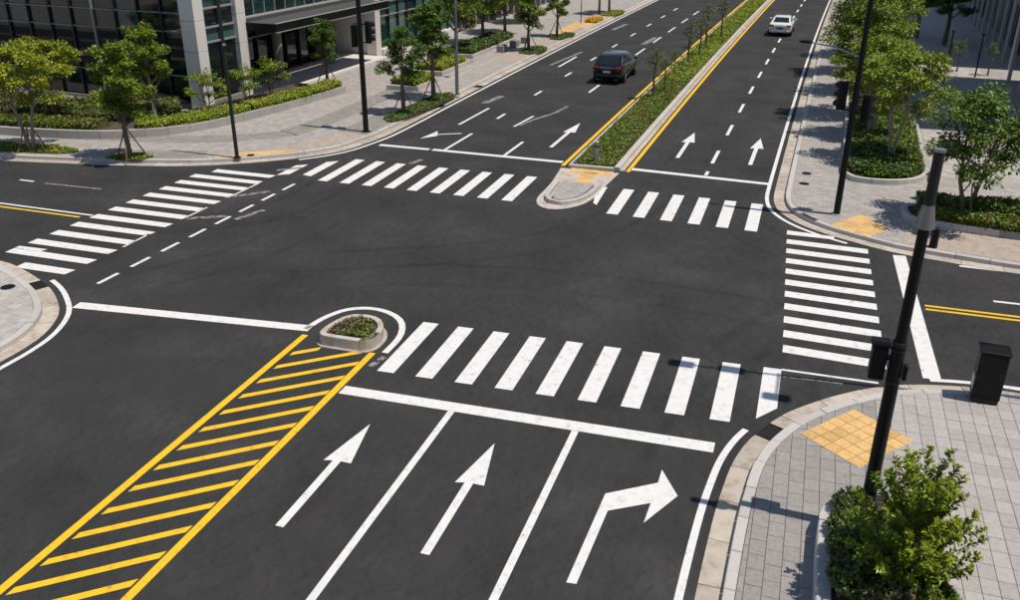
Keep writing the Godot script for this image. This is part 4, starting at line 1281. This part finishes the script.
	plant_tree(G, "tall tree toward the far end of the long right bed", 3.2, -62.0, 0.3, 1.05, 4.4, gr, false)
	plant_tree(G, "farthest tall tree of the long right bed, cut by the top edge", 3.8, -69.0, 0.3, 1.1, 0.2, gr, false)
	plant_tree(D, "dark shaded tree on the plaza before the finned building", 9.3, -76.5, 0.15, 1.5, 0.0, gr, false, "bark", 1.25)
	plant_tree(D, "second dark shaded tree on the plaza, left of its twin", 7.6, -80.0, 0.15, 1.5, 1.0, gr, false, "bark", 1.3)
	for a in [[8.3, -64.0, "left sapling of three in the sunlit strip of the plaza"], [8.9, -64.6, "middle sapling of three in the sunlit strip of the plaza"], [10.6, -63.8, "right sapling of three in the sunlit strip of the plaza"]]:
		plant_tree(P, a[2], a[0], a[1], 0.15, 0.75, a[0], "plaza saplings", false)
	var gm := "saplings in the median"
	for a in [[-8.35, -50.2, 1.0, "nearest thin sapling of the median, brownish crown over the asphalt"], [-8.1, -52.0, 0.75, "second small sapling of the median, close behind the nearest"], [-8.5, -57.5, 0.6, "low sapling of the median between the brownish pair and the tall ones"], [-8.35, -61.9, 1.05, "slender sapling of the median with a tuft at its top"], [-8.2, -65.5, 1.0, "slender sapling just beyond the tufted one in the median"], [-8.3, -69.5, 1.15, "tallest sapling of the median at the top of the picture"], [-7.9, -75.0, 1.1, "farthest sapling of the median, cut by the top edge"]]:
		var p := bend(Vector2(a[0], a[1]))
		plant_tree(P, a[3], p.x, p.y, 0.1, a[2], a[1], gm, false)
	# young leafy tree in the near planter: big leaves in rosettes on upright shoots
	R.seed = 500
	var t := MB.new()
	var l := MB.new()
	t.tube([Vector3(0, -0.05, 0), Vector3(0.03, 0.5, 0.0), Vector3(0.0, 1.2, 0.03), Vector3(0.05, 1.9, 0)], [0.035, 0.03, 0.022, 0.008], 7)
	for k in 96:
		var u := (k + 0.5) / 96.0
		var ph := k * 2.39996
		var y0 := 0.05 + 1.45 * u
		var reach := 0.86 * sin(PI * (0.24 + 0.64 * u)) * R.randf_range(0.5, 1.08)
		var st0 := Vector3(0.02, y0, 0.0)
		var e := Vector3(cos(ph) * reach, y0 + 0.16 + 0.4 * R.randf() + 0.3 * u, sin(ph) * reach)
		var bw := st0.lerp(e, 0.55) + Vector3(0, -0.1, 0)
		t.tube([st0, bw, e], [0.011, 0.008, 0.003], 5, false)
		for n in 15:   # leaf whorls along the outer part of the shoot
			var f := 0.22 + 0.82 * n / 14.0
			var p := bw.lerp(e, (f - 0.4) / 0.6) if f > 0.4 else st0.lerp(bw, f / 0.4)
			var ax := (e - bw).normalized()
			var s1 := ax.cross(Vector3(0.3, 0.2, 1.0)).normalized()
			var s2 := ax.cross(s1)
			for q in (6 if n < 13 else 9):
				var a := R.randf() * TAU
				var dir := (ax * R.randf_range(0.3, 1.0) + s1 * cos(a) + s2 * sin(a)).normalized()
				var sz := R.randf_range(0.06, 0.105)
				l.leaf(p + rnd3() * 0.035, dir, (Vector3.UP * 1.2 + rnd3() * 0.4 + ax * 0.2).normalized(), sz, sz * 0.52, tone(Color(0.165, 0.235, 0.012), 0.3, 0.7))
	var young := thing("young_tree", "young leafy tree with glossy light green leaves in the near stone planter", "tree", Vector3(2.42, 0.52, -12.3))
	young.scale = Vector3(1.06, 1.13, 1.06)
	obj("trunk", t.done(), M.bark, young)
	obj("crown", l.done(), M.glossy_leaf, young)

# --------------------------------------------------- poles
func pole_mesh(h: float, r0: float, r1: float, sides := 16) -> ArrayMesh:
	var m := MB.new()
	m.tube([Vector3(0, 0, 0), Vector3(0, h * 0.5, 0), Vector3(0, h, 0)], [r0, (r0 + r1) / 2, r1], sides)
	return m.done()

func flange(parent: Node, y: float, r: float, h: float, mt := "black_metal") -> void:
	var m := MB.new()
	m.tube([Vector3(0, y, 0), Vector3(0, y + h, 0)], [r, r], 18)
	obj("collar", m.done(), M[mt], parent)

func signal_head(parent: Node, at: Vector3, turn: float, lamps := 3) -> void:
	var o := Node3D.new()
	o.name = "signal_head"
	parent.add_child(o, true)
	o.position = at
	o.rotation.y = turn
	o.scale = Vector3.ONE * 0.86
	bar(o, "housing", Vector3.ZERO, Vector3(0.34, 0.36 * lamps + 0.04, 0.2), "black_metal", 0.03)
	for k in lamps:
		var y := (k - (lamps - 1) / 2.0) * 0.36
		var m := MB.new()
		m.tube([Vector3(0, y, 0.1), Vector3(0, y, 0.125)], [0.13, 0.12], 16)
		obj("lens", m.done(), M.dark_lens, o)
		m = MB.new()
		for j in 12:   # hooded visor, open below
			var a0 := -0.5 + (PI + 1.0) * j / 12.0
			var a1 := -0.5 + (PI + 1.0) * (j + 1) / 12.0
			for rr in [0.15, 0.16]:
				var p0 := Vector3(cos(a0) * rr, y + sin(a0) * rr, 0.09)
				var p1 := Vector3(cos(a1) * rr, y + sin(a1) * rr, 0.09)
				var f := Vector3(0, 0, 0.26)
				if rr > 0.155: m.quad(p0, p1, p1 + f, p0 + f)
				else: m.quad(p1, p0, p0 + f, p1 + f)
		obj("visor", m.done(), M.black_metal, o)

func poles() -> void:
	# near black pole in the planter
	var o := thing("signal_pole", "thick black pole rising from the near planter with a small box halfway up", "pole", Vector3(1.97, 0.45, -14.3))
	obj("shaft", pole_mesh(3.45, 0.118, 0.108, 20), M.black_metal, o)
	flange(o, 3.4, 0.125, 0.06, "dark_metal")
	var m := MB.new()
	m.tube([Vector3(0, 3.4, 0), Vector3(0, 5.6, 0)], [0.09, 0.082], 20)
	obj("upper_shaft", m.done(), M.black_metal, o)
	m = MB.new()
	m.tube([Vector3(0, 5.42, 0), Vector3(0, 5.5, 0), Vector3(0, 5.52, 0), Vector3(0, 5.78, 0)], [0.15, 0.15, 0.135, 0.085], 20)
	obj("cone_collar", m.done(), M.grey_metal, o)
	m = MB.new()
	m.tube([Vector3(0, 5.7, 0), Vector3(0, 6.62, 0)], [0.082, 0.078], 20)
	obj("top_tube", m.done(), M.dark_metal, o)
	flange(o, 6.6, 0.086, 0.04, "grey_metal")
	var bx := Node3D.new()
	bx.name = "control_box"
	o.add_child(bx)
	bx.position = Vector3(-0.27, 3.02, -0.12)
	bar(bx, "housing", Vector3.ZERO, Vector3(0.24, 0.6, 0.32), "black_metal", 0.02)
	bar(bx, "lid", Vector3(0, 0.33, 0), Vector3(0.3, 0.04, 0.34), "black_metal", 0.01)
	bar(bx, "bracket", Vector3(0.16, 0.1, 0.06), Vector3(0.12, 0.06, 0.1), "dark_metal")
	bar(o, "push_button", Vector3(0.15, 2.95, 0.05), Vector3(0.07, 0.28, 0.12), "black_metal", 0.015)
	flange(o, 0.0, 0.2, 0.12)
	bar(o, "access_door", Vector3(0.0, 0.75, 0.112), Vector3(0.11, 0.4, 0.02), "dark_metal", 0.005)
	for y in [2.72, 3.3]: flange(o, y, 0.117, 0.03, "dark_metal")
	# far right pole with signal heads and lamp arm
	o = thing("signal_pole", "tall black pole with three-lamp signal heads on the far right corner", "pole", Vector3(1.55, 0.15, -32.4))
	obj("shaft", pole_mesh(9.0, 0.115, 0.08), M.black_metal, o)
	flange(o, 0.0, 0.2, 0.04, "pale_metal")
	signal_head(o, Vector3(-0.42, 4.15, -0.08), PI + 0.5)
	signal_head(o, Vector3(0.4, 3.75, -0.1), PI - 0.6)
	m = MB.new()
	m.tube([Vector3(0, 5.45, 0), Vector3(-0.9, 5.72, -0.1), Vector3(-1.65, 5.82, -0.15)], [0.035, 0.03, 0.025], 8)
	obj("lamp_arm", m.done(), M.grey_metal, o)
	m = MB.new()
	m.tube([Vector3(-1.6, 5.82, -0.15), Vector3(-1.7, 5.84, -0.16), Vector3(-1.95, 5.84, -0.18), Vector3(-2.05, 5.82, -0.19)], [0.025, 0.06, 0.055, 0.015], 10)
	obj("lamp_head", m.done(), M.black_metal, o)
	for y in [4.6, 3.7]: bar(o, "bracket", Vector3(-0.2, y, -0.04), Vector3(0.36, 0.05, 0.05), "black_metal")
	for y in [4.15, 3.4]: bar(o, "bracket", Vector3(0.2, y, -0.05), Vector3(0.36, 0.05, 0.05), "black_metal")
	# far left corner pole with signal heads
	o = thing("signal_pole", "tall black pole with signal heads in front of the glass shop front", "pole", Vector3(-19.6, 0.15, -37.8))
	obj("shaft", pole_mesh(8.5, 0.13, 0.095), M.black_metal, o)
	flange(o, 0.0, 0.22, 0.04, "dark_metal")
	signal_head(o, Vector3(0.36, 4.55, -0.12), PI - 0.4)
	signal_head(o, Vector3(-0.36, 4.35, -0.12), PI + 0.5)
	for y in [4.9, 4.1]: bar(o, "bracket", Vector3(0.0, y, -0.06), Vector3(0.7, 0.05, 0.05), "black_metal")
	# mast arm standing beyond the right picture edge: its boxes throw the dark spots on the near crossing
	o = thing("mast_arm_pole", "mast arm with camera boxes beyond the right edge, seen only by its shadow", "pole", Vector3(9.2, 0.15, -20.2))
	obj("shaft", pole_mesh(9.6, 0.14, 0.1), M.dark_metal, o)
	m = MB.new()
	m.tube([Vector3(0, 9.4, 0), Vector3(-3.5, 9.55, 0.3), Vector3(-7.3, 9.5, 0.6)], [0.06, 0.045, 0.03], 8)
	obj("arm", m.done(), M.dark_metal, o)
	for a in [[-7.2, 0.58], [-6.0, 0.5], [-4.9, 1.5]]:
		bar(o, "camera_box", Vector3(a[0], 9.5, a[1]), Vector3(0.62, 0.2, 0.34), "dark_metal", 0.06)
	bar(o, "bracket", Vector3(-4.9, 9.5, 0.9), Vector3(0.05, 0.05, 1.2), "dark_metal")
	# thin pole at the western crossing
	o = thing("signal_pole", "thin dark pole at the end of the left crossing", "pole", Vector3(-22.7, 0.15, -31.85))
	obj("shaft", pole_mesh(8.0, 0.085, 0.055), M.dark_metal, o)
	flange(o, 0.0, 0.16, 0.04, "dark_metal")
	bar(o, "camera_box", Vector3(0.1, 4.7, 0.08), Vector3(0.1, 0.09, 0.16), "grey_metal", 0.02)
	# grey lamp post
	o = thing("street_lamp", "plain grey lamp post at the end of the dark grass strip", "lamp post", Vector3(-18.65, 0.15, -47.2))
	obj("shaft", pole_mesh(8.5, 0.1, 0.075), M.grey_metal, o)
	flange(o, 0.0, 0.18, 0.03, "grey_metal")
	m = MB.new()
	m.tube([Vector3(0, 8.4, 0), Vector3(0.8, 8.9, 0), Vector3(1.8, 9.0, 0)], [0.06, 0.05, 0.04], 8)
	obj("arm", m.done(), M.grey_metal, o)
	bar(o, "lamp_head", Vector3(2.05, 8.98, 0), Vector3(0.6, 0.1, 0.25), "grey_metal", 0.04)
	# sign post on the orange paving, plaza posts
	o = thing("sign_post", "thin sign post with a dark board beside the yellow flowers", "sign", Vector3(bend(Vector2(-20.5, -79)).x, 0.15, -79))
	obj("post", pole_mesh(3.0, 0.04, 0.035, 10), M.dark_metal, o)
	bar(o, "board", Vector3(0, 2.6, 0), Vector3(2.2, 0.7, 0.08), "brown_panel", 0.02)
	for a in [[8.1, -63.2, "left of two thin dark posts on the plaza"], [9.75, -62.8, "right of two thin dark posts on the plaza"]]:
		o = thing("plaza_post", a[2], "post", Vector3(a[0], 0.15, a[1]), 0.0, "plaza posts")
		obj("post", pole_mesh(2.6, 0.05, 0.04, 10), M.black_metal, o)
		bar(o, "cap", Vector3(0, 2.65, 0), Vector3(0.2, 0.14, 0.2), "black_metal", 0.03)

func street_furniture() -> void:
	# black cabinet by the right crossing
	var o := thing("utility_cabinet", "black metal utility cabinet on the kerb of the near right corner", "cabinet", Vector3(4.68, 0.15, -20.0), -0.06)
	bar(o, "plinth", Vector3(0, 0.05, 0), Vector3(0.54, 0.1, 0.42), "dark_metal", 0.008)
	bar(o, "body", Vector3(0, 0.66, 0), Vector3(0.58, 1.12, 0.46), "black_metal", 0.02)
	bar(o, "lid", Vector3(0, 1.25, 0), Vector3(0.64, 0.06, 0.52), "black_metal", 0.02)
	var dr := bar(o, "door", Vector3(0, 0.66, 0.236), Vector3(0.5, 1.0, 0.014), "black_metal", 0.005)
	bar(dr, "handle", Vector3(0.19, 0.05, 0.016), Vector3(0.03, 0.14, 0.025), "dark_metal", 0.006)
	for k in 3: bar(dr, "hinge", Vector3(-0.245, -0.36 + 0.36 * k, 0.006), Vector3(0.03, 0.09, 0.022), "dark_metal", 0.005)
	bar(o, "side_vent", Vector3(-0.295, 0.45, 0), Vector3(0.014, 0.3, 0.3), "pale_metal", 0.004)
	# iron gully grates set in the gutters
	for a in [[0.26, -17.15, "se", "iron gully grate in the curved gutter of the near right corner"], [-20.55, -18.5, "sw", "iron gully grate in the rounded gutter at the left edge"], [-18.3, -44.6, "nw", "iron gully grate in the gutter beside the dark grass strip"], [-18.1, -50.5, "nw", "iron gully grate in the gutter beyond the grey lamp post"]]:
		var gp: PackedVector2Array = paths[a[2]]
		var best := 1
		for k in range(1, gp.size() - 1):
			if gp[k].distance_to(Vector2(a[0], a[1])) < gp[best].distance_to(Vector2(a[0], a[1])): best = k
		var gd := (gp[best + 1] - gp[best - 1]).normalized()
		var gc := gp[best] + Vector2(-gd.y, gd.x) * 0.208
		o = thing("gully_grate", a[3], "grate", Vector3(gc.x, 0.015, gc.y), atan2(gd.x, gd.y))
		bar(o, "sump", Vector3(0, -0.01, 0), Vector3(0.36, 0.03, 0.55), "iron")
		for s in [-1, 1]:
			bar(o, "frame", Vector3(0.185 * s, 0.012, 0), Vector3(0.03, 0.026, 0.6), "dark_metal")
			bar(o, "frame", Vector3(0, 0.0125, 0.285 * s), Vector3(0.34, 0.026, 0.03), "dark_metal")
		for k in 7: bar(o, "bar", Vector3(0, 0.01, -0.225 + 0.075 * k), Vector3(0.34, 0.018, 0.028), "dark_metal")
	# bollards
	o = thing("bollard", "short grey bollard in the grass at the near end of the median", "bollard", Vector3(-8.1, 0.1, -36.3))
	obj("post", pole_mesh(0.85, 0.11, 0.1, 14), M.grey_metal, o)
	flange(o, 0.7, 0.12, 0.05, "dark_metal")
	bar(o, "cap", Vector3(0, 0.9, 0), Vector3(0.17, 0.1, 0.17), "pale_metal", 0.04)
	o = thing("bollard", "black bollard on the tan paving at the far right kerb", "bollard", Vector3(4.5, 0.15, -30.0))
	obj("post", pole_mesh(0.6, 0.13, 0.12, 14), M.black_metal, o)
	bar(o, "cap", Vector3(0, 0.63, 0), Vector3(0.2, 0.07, 0.2), "black_metal", 0.03)
	o = thing("garden_lantern", "low grey garden lantern beside the rounded right bed", "lantern", Vector3(4.75, 0.15, -35.3))
	obj("post", pole_mesh(0.7, 0.06, 0.05, 10), M.dark_metal, o)
	m_lantern(o)
	# manhole covers
	for a in [[-22.4, -32.4, "round manhole cover near the orange tiles of the far left corner"], [-21.2, -52.0, "round manhole cover on the far left pavement beyond the lamp post"], [0.35, -35.9, "small manhole cover on the right pavement by the stop line"], [0.4, -37.4, "second small manhole cover on the right pavement, farther up"], [-21.0, -17.9, "small dark cover on the rounded left corner pavement"]]:
		o = thing("manhole_cover", a[2], "cover", Vector3(a[0], 0.155, a[1]))
		var m := MB.new()
		m.tube([Vector3(0, -0.03, 0), Vector3(0, 0.004, 0)], [0.2, 0.2], 20)
		obj("frame", m.done(), M.dark_metal, o)
		m = MB.new()
		m.tube([Vector3(0, -0.02, 0), Vector3(0, 0.009, 0)], [0.17, 0.165], 20)
		obj("lid", m.done(), M.black_metal, o)

func m_lantern(o: Node) -> void:
	bar(o, "housing", Vector3(0, 0.82, 0), Vector3(0.26, 0.26, 0.26), "grey_metal", 0.03)
	var m := MB.new()
	m.tube([Vector3(0, 0.95, 0), Vector3(0, 1.1, 0)], [0.24, 0.03], 4)
	obj("roof", m.done(), M.grey_metal, o)

# --------------------------------------------------- cars
func loft(rows: Array) -> MB:   # rows: [z, bottom, shoulder, half width, crown]
	var m := MB.new()
	var prof := []
	for r in rows:
		var half := [Vector2(r[3] * 0.80, r[1]), Vector2(r[3] * 0.94, r[1] + 0.05), Vector2(r[3] * 0.985, lerpf(r[1], r[2], 0.3)), Vector2(r[3], lerpf(r[1], r[2], 0.55)), Vector2(r[3] * 0.985, lerpf(r[1], r[2], 0.8)), Vector2(r[3] * 0.95, lerpf(r[1], r[2], 0.94)), Vector2(r[3] * 0.86, r[2]), Vector2(r[3] * 0.45, r[2] + r[4] * 0.8)]
		var ring := []
		for q in half: ring.append(Vector3(q.x, q.y, r[0]))
		ring.append(Vector3(0, r[2] + r[4], r[0]))
		for k in range(7, -1, -1): ring.append(Vector3(-half[k].x, half[k].y, r[0]))
		prof.append(ring)
	var w: int = prof[0].size()
	var k0 := 0
	for a in prof.size():
		for b in w:
			var du: Vector3 = prof[a][(b + 1) % w] - prof[a][(b + w - 1) % w]
			var dv: Vector3 = prof[mini(a + 1, prof.size() - 1)][b] - prof[maxi(a - 1, 0)][b]
			m.v.append(prof[a][b])
			m.n.append(dv.cross(du).normalized() * (1.0 if rows[1][0] < rows[0][0] else -1.0))
	for k in m.n.size():   # make sure the normals point outwards
		var ce := Vector3(0, 0.6, m.v[k].z)
		if m.n[k].dot(m.v[k] - ce) < 0.0: m.n[k] = -m.n[k]
	for a in prof.size() - 1:
		for b in w:
			var q0: int = k0 + a * w + b
			var q1: int = k0 + a * w + (b + 1) % w
			for t in [[q0, q0 + w, q1], [q1, q0 + w, q1 + w]]:
				var fn: Vector3 = (m.v[t[2]] - m.v[t[0]]).cross(m.v[t[1]] - m.v[t[0]])
				if fn.dot(m.n[t[0]]) < 0.0: t = [t[0], t[2], t[1]]
				m.i.append_array(t)
	for e in [0, prof.size() - 1]:
		var ce := Vector3.ZERO
		for q in prof[e]: ce += q / w
		for b in w:
			if e == 0: m.tri(ce, prof[e][b], prof[e][(b + 1) % w])
			else: m.tri(ce, prof[e][(b + 1) % w], prof[e][b])
	return m

func patch(parent: Node, called: String, a: Vector3, b: Vector3, c: Vector3, d: Vector3, u0: float, u1: float, v0: float, v1: float, mt: String, off := 0.006) -> void:
	var f := func(u: float, v: float) -> Vector3: return a.lerp(b, u).lerp(d.lerp(c, u), v)
	var n := (b - a).cross(d - a).normalized() * off
	var p := [f.call(u0, v0), f.call(u1, v0), f.call(u1, v1), f.call(u0, v1)]
	var m := MB.new()
	m.quad(p[0] + n, p[1] + n, p[2] + n, p[3] + n)
	for k in 4:
		var e := (k + 1) % 4
		m.quad(p[k] - n, p[e] - n, p[e] + n, p[k] + n)
	obj(called, m.done(), M[mt], parent)

func car(called: String, label: String, paint: String, at: Vector3, turn: float, s: Dictionary) -> void:
	var o := thing(called, label, "car", at, turn)
	obj("body", loft(s.rows).done(), M[paint], o)
	# cabin: corner points on the belt and on the roof
	var g: Dictionary = s.cabin
	var bl := Vector3(-g.wb, g.yb, g.zr0)
	var br := Vector3(g.wb, g.yb, g.zr0)
	var fl := Vector3(-g.wb, g.yb, g.zf0)
	var fr := Vector3(g.wb, g.yb, g.zf0)
	var BL := Vector3(-g.wt, g.yt, g.zr1)
	var BR := Vector3(g.wt, g.yt, g.zr1)
	var FL := Vector3(-g.wt, g.yt - 0.03, g.zf1)
	var FR := Vector3(g.wt, g.yt - 0.03, g.zf1)
	var low := [bl, br, fr, fl]
	var hip := []   # top of the glass, below the rounded roof edge
	for q in [[bl, BL], [br, BR], [fr, FR], [fl, FL]]: hip.append(q[0].lerp(q[1], 0.86))
	var rc := (BL + BR + FL + FR) / 4.0
	var edge := []
	var crown := []
	for q in [BL, BR, FR, FL]:
		edge.append(q.lerp(rc, 0.035) + Vector3(0, -0.012, 0))
		crown.append(q.lerp(rc, 0.16) + Vector3(0, 0.022, 0))
	var m := MB.new()
	for k in 4:
		var e := (k + 1) % 4
		m.quad(low[k], low[e], hip[e], hip[k])
	obj("cabin", m.done(), M[paint], o)
	m = MB.new()
	var rings := [hip, edge, crown]
	for k in 2:
		for q in 4:
			var e := (q + 1) % 4
			m.quad(rings[k][q], rings[k][e], rings[k + 1][e], rings[k + 1][q])
	var top := rc + Vector3(0, 0.045, 0)
	for q in 4: m.tri(crown[q], crown[(q + 1) % 4], top)
	var avg := {}
	for k in m.v.size(): avg[m.v[k].snapped(Vector3.ONE * 0.001)] = avg.get(m.v[k].snapped(Vector3.ONE * 0.001), Vector3.ZERO) + m.n[k]
	for k in m.v.size(): m.n[k] = avg[m.v[k].snapped(Vector3.ONE * 0.001)].normalized()
	obj("roof", m.done(), M[paint], o)
	patch(o, "rear_window", bl, br, BR, BL, 0.09, 0.91, 0.12, 0.84, "car_glass", 0.012)
	patch(o, "windscreen", fr, fl, FL, FR, 0.06, 0.94, 0.06, 0.85, "car_glass", 0.012)
	for w in [[0.14, 0.47], [0.5, 0.86]]:
		patch(o, "side_window", br, fr, FR, BR, w[0], w[1], 0.1, 0.84, "car_glass", 0.012)
		patch(o, "side_window", fl, bl, BL, FL, 1.0 - w[1], 1.0 - w[0], 0.1, 0.84, "car_glass", 0.012)
	# wheels
	var ty := MB.new()
	ty.tube([Vector3(-0.11, 0, 0), Vector3(-0.1, 0, 0), Vector3(-0.06, 0, 0), Vector3(0.06, 0, 0), Vector3(0.1, 0, 0), Vector3(0.11, 0, 0)], [s.wr - 0.08, s.wr - 0.02, s.wr, s.wr, s.wr - 0.02, s.wr - 0.08], 24)
	var tyre := ty.done()
	var rm := MB.new()
	rm.tube([Vector3(0.108, 0, 0), Vector3(0.116, 0, 0)], [s.wr - 0.085, s.wr - 0.1], 20)
	var rim := rm.done()
	var sp := MB.new()
	for k in 5:
		sp.box(Vector3(0.122, sin(TAU * k / 5) * 0.1, cos(TAU * k / 5) * 0.1), Vector3(0.02, 0.2, 0.05), 0.005, Basis(Vector3.RIGHT, -TAU * k / 5 + PI / 2))
	var spokes := sp.done()
	var ar := MB.new()
	ar.tube([Vector3(0.0, 0, 0), Vector3(0.03, 0, 0)], [s.wr + 0.055, s.wr + 0.055], 24)
	var arch := ar.done()
	for e in [-1, 1]:
		for z in [s.axle_r, s.axle_f]:
			var wh := Node3D.new()
			wh.name = "wheel"
			o.add_child(wh, true)
			wh.position = Vector3(e * (s.w - 0.1), s.wr, z)
			if e < 0: wh.rotation.y = PI
			obj("tyre", tyre, M.rubber, wh)
			obj("rim", rim, M.dark_metal, wh)
			obj("spokes", spokes, M.alloy, wh)
			obj("wheel_arch", arch, M.rubber, wh, Vector3(0.06, 0.01, 0))
		var tl := bar(o, "tail_light", Vector3(e * s.w * 0.73, s.tail_y, s.zr - 0.045), Vector3(s.w * 0.42, s.tail_h, 0.12), "red_lens", 0.03)
		tl.rotation.y = e * 0.3
		bar(o, "mirror", Vector3(e * (s.w + 0.09), g.yb + 0.08, g.zf0 + 0.55), Vector3(0.2, 0.14, 0.1), paint, 0.03)
		bar(o, "exhaust", Vector3(e * s.w * 0.6, 0.32, s.zr - 0.03), Vector3(0.16, 0.05, 0.08), "grey_metal", 0.01)
	bar(o, "rear_bumper", Vector3(0, s.bump_y, s.zr - 0.03), Vector3(s.w * 1.7, 0.16, 0.12), s.bump, 0.03)
	bar(o, "number_plate", Vector3(0, s.plate_y, s.zr + 0.012), Vector3(0.46, 0.14, 0.015), s.plate)
	bar(o, "trim_strip", Vector3(0, s.tail_y + 0.02, s.zr + 0.004), Vector3(s.w * 0.9, 0.04, 0.03), s.trim, 0.008)
	for e in [-1, 1]: bar(o, "door_handle", Vector3(e * (s.w * 0.99), g.yb - 0.14, 0.35), Vector3(0.03, 0.03, 0.2), paint, 0.008)

func cars() -> void:
	car("black_car", "black estate-style off-roader driving away in the left carriageway", "black_car_paint", Vector3(-11.5, 0.0, -56.0), -0.025, {
		"rows": [[2.40, 0.55, 0.84, 0.66, 0.02], [2.36, 0.44, 0.98, 0.80, 0.02], [2.26, 0.36, 1.08, 0.88, 0.02], [2.0, 0.31, 1.12, 0.93, 0.02], [1.2, 0.28, 1.12, 0.945, 0.02], [0.0, 0.27, 1.08, 0.945, 0.02], [-1.1, 0.27, 1.06, 0.945, 0.03], [-1.7, 0.30, 1.02, 0.93, 0.04], [-2.15, 0.36, 0.92, 0.88, 0.04], [-2.34, 0.46, 0.76, 0.76, 0.02]],
		"cabin": {"wb": 0.83, "wt": 0.66, "yb": 1.08, "yt": 1.64, "zr0": 2.22, "zr1": 1.5, "zf0": -1.3, "zf1": -0.3},
		"wr": 0.37, "w": 0.945, "axle_r": 1.42, "axle_f": -1.42, "zr": 2.405, "tail_y": 0.97, "tail_h": 0.13, "bump_y": 0.52, "bump": "dark_metal", "plate_y": 0.76, "plate": "plate_white", "trim": "alloy"})
	car("white_car", "white saloon car driving away in the right carriageway", "white_car_paint", Vector3(-2.72, 0.0, -80.0), -0.03, {
		"rows": [[2.36, 0.50, 0.80, 0.62, 0.02], [2.32, 0.40, 0.93, 0.76, 0.02], [2.22, 0.32, 1.02, 0.84, 0.02], [1.95, 0.26, 1.06, 0.89, 0.02], [1.5, 0.22, 1.03, 0.905, 0.02], [0.0, 0.2, 0.97, 0.905, 0.02], [-1.1, 0.2, 0.96, 0.905, 0.03], [-1.7, 0.24, 0.91, 0.89, 0.05], [-2.15, 0.3, 0.8, 0.83, 0.04], [-2.32, 0.42, 0.64, 0.7, 0.02]],
		"cabin": {"wb": 0.79, "wt": 0.6, "yb": 0.98, "yt": 1.43, "zr0": 1.72, "zr1": 0.85, "zf0": -1.2, "zf1": -0.35},
		"wr": 0.33, "w": 0.905, "axle_r": 1.36, "axle_f": -1.38, "zr": 2.365, "tail_y": 0.86, "tail_h": 0.14, "bump_y": 0.42, "bump": "pale_metal", "plate_y": 0.66, "plate": "plate_blue", "trim": "pale_metal"})
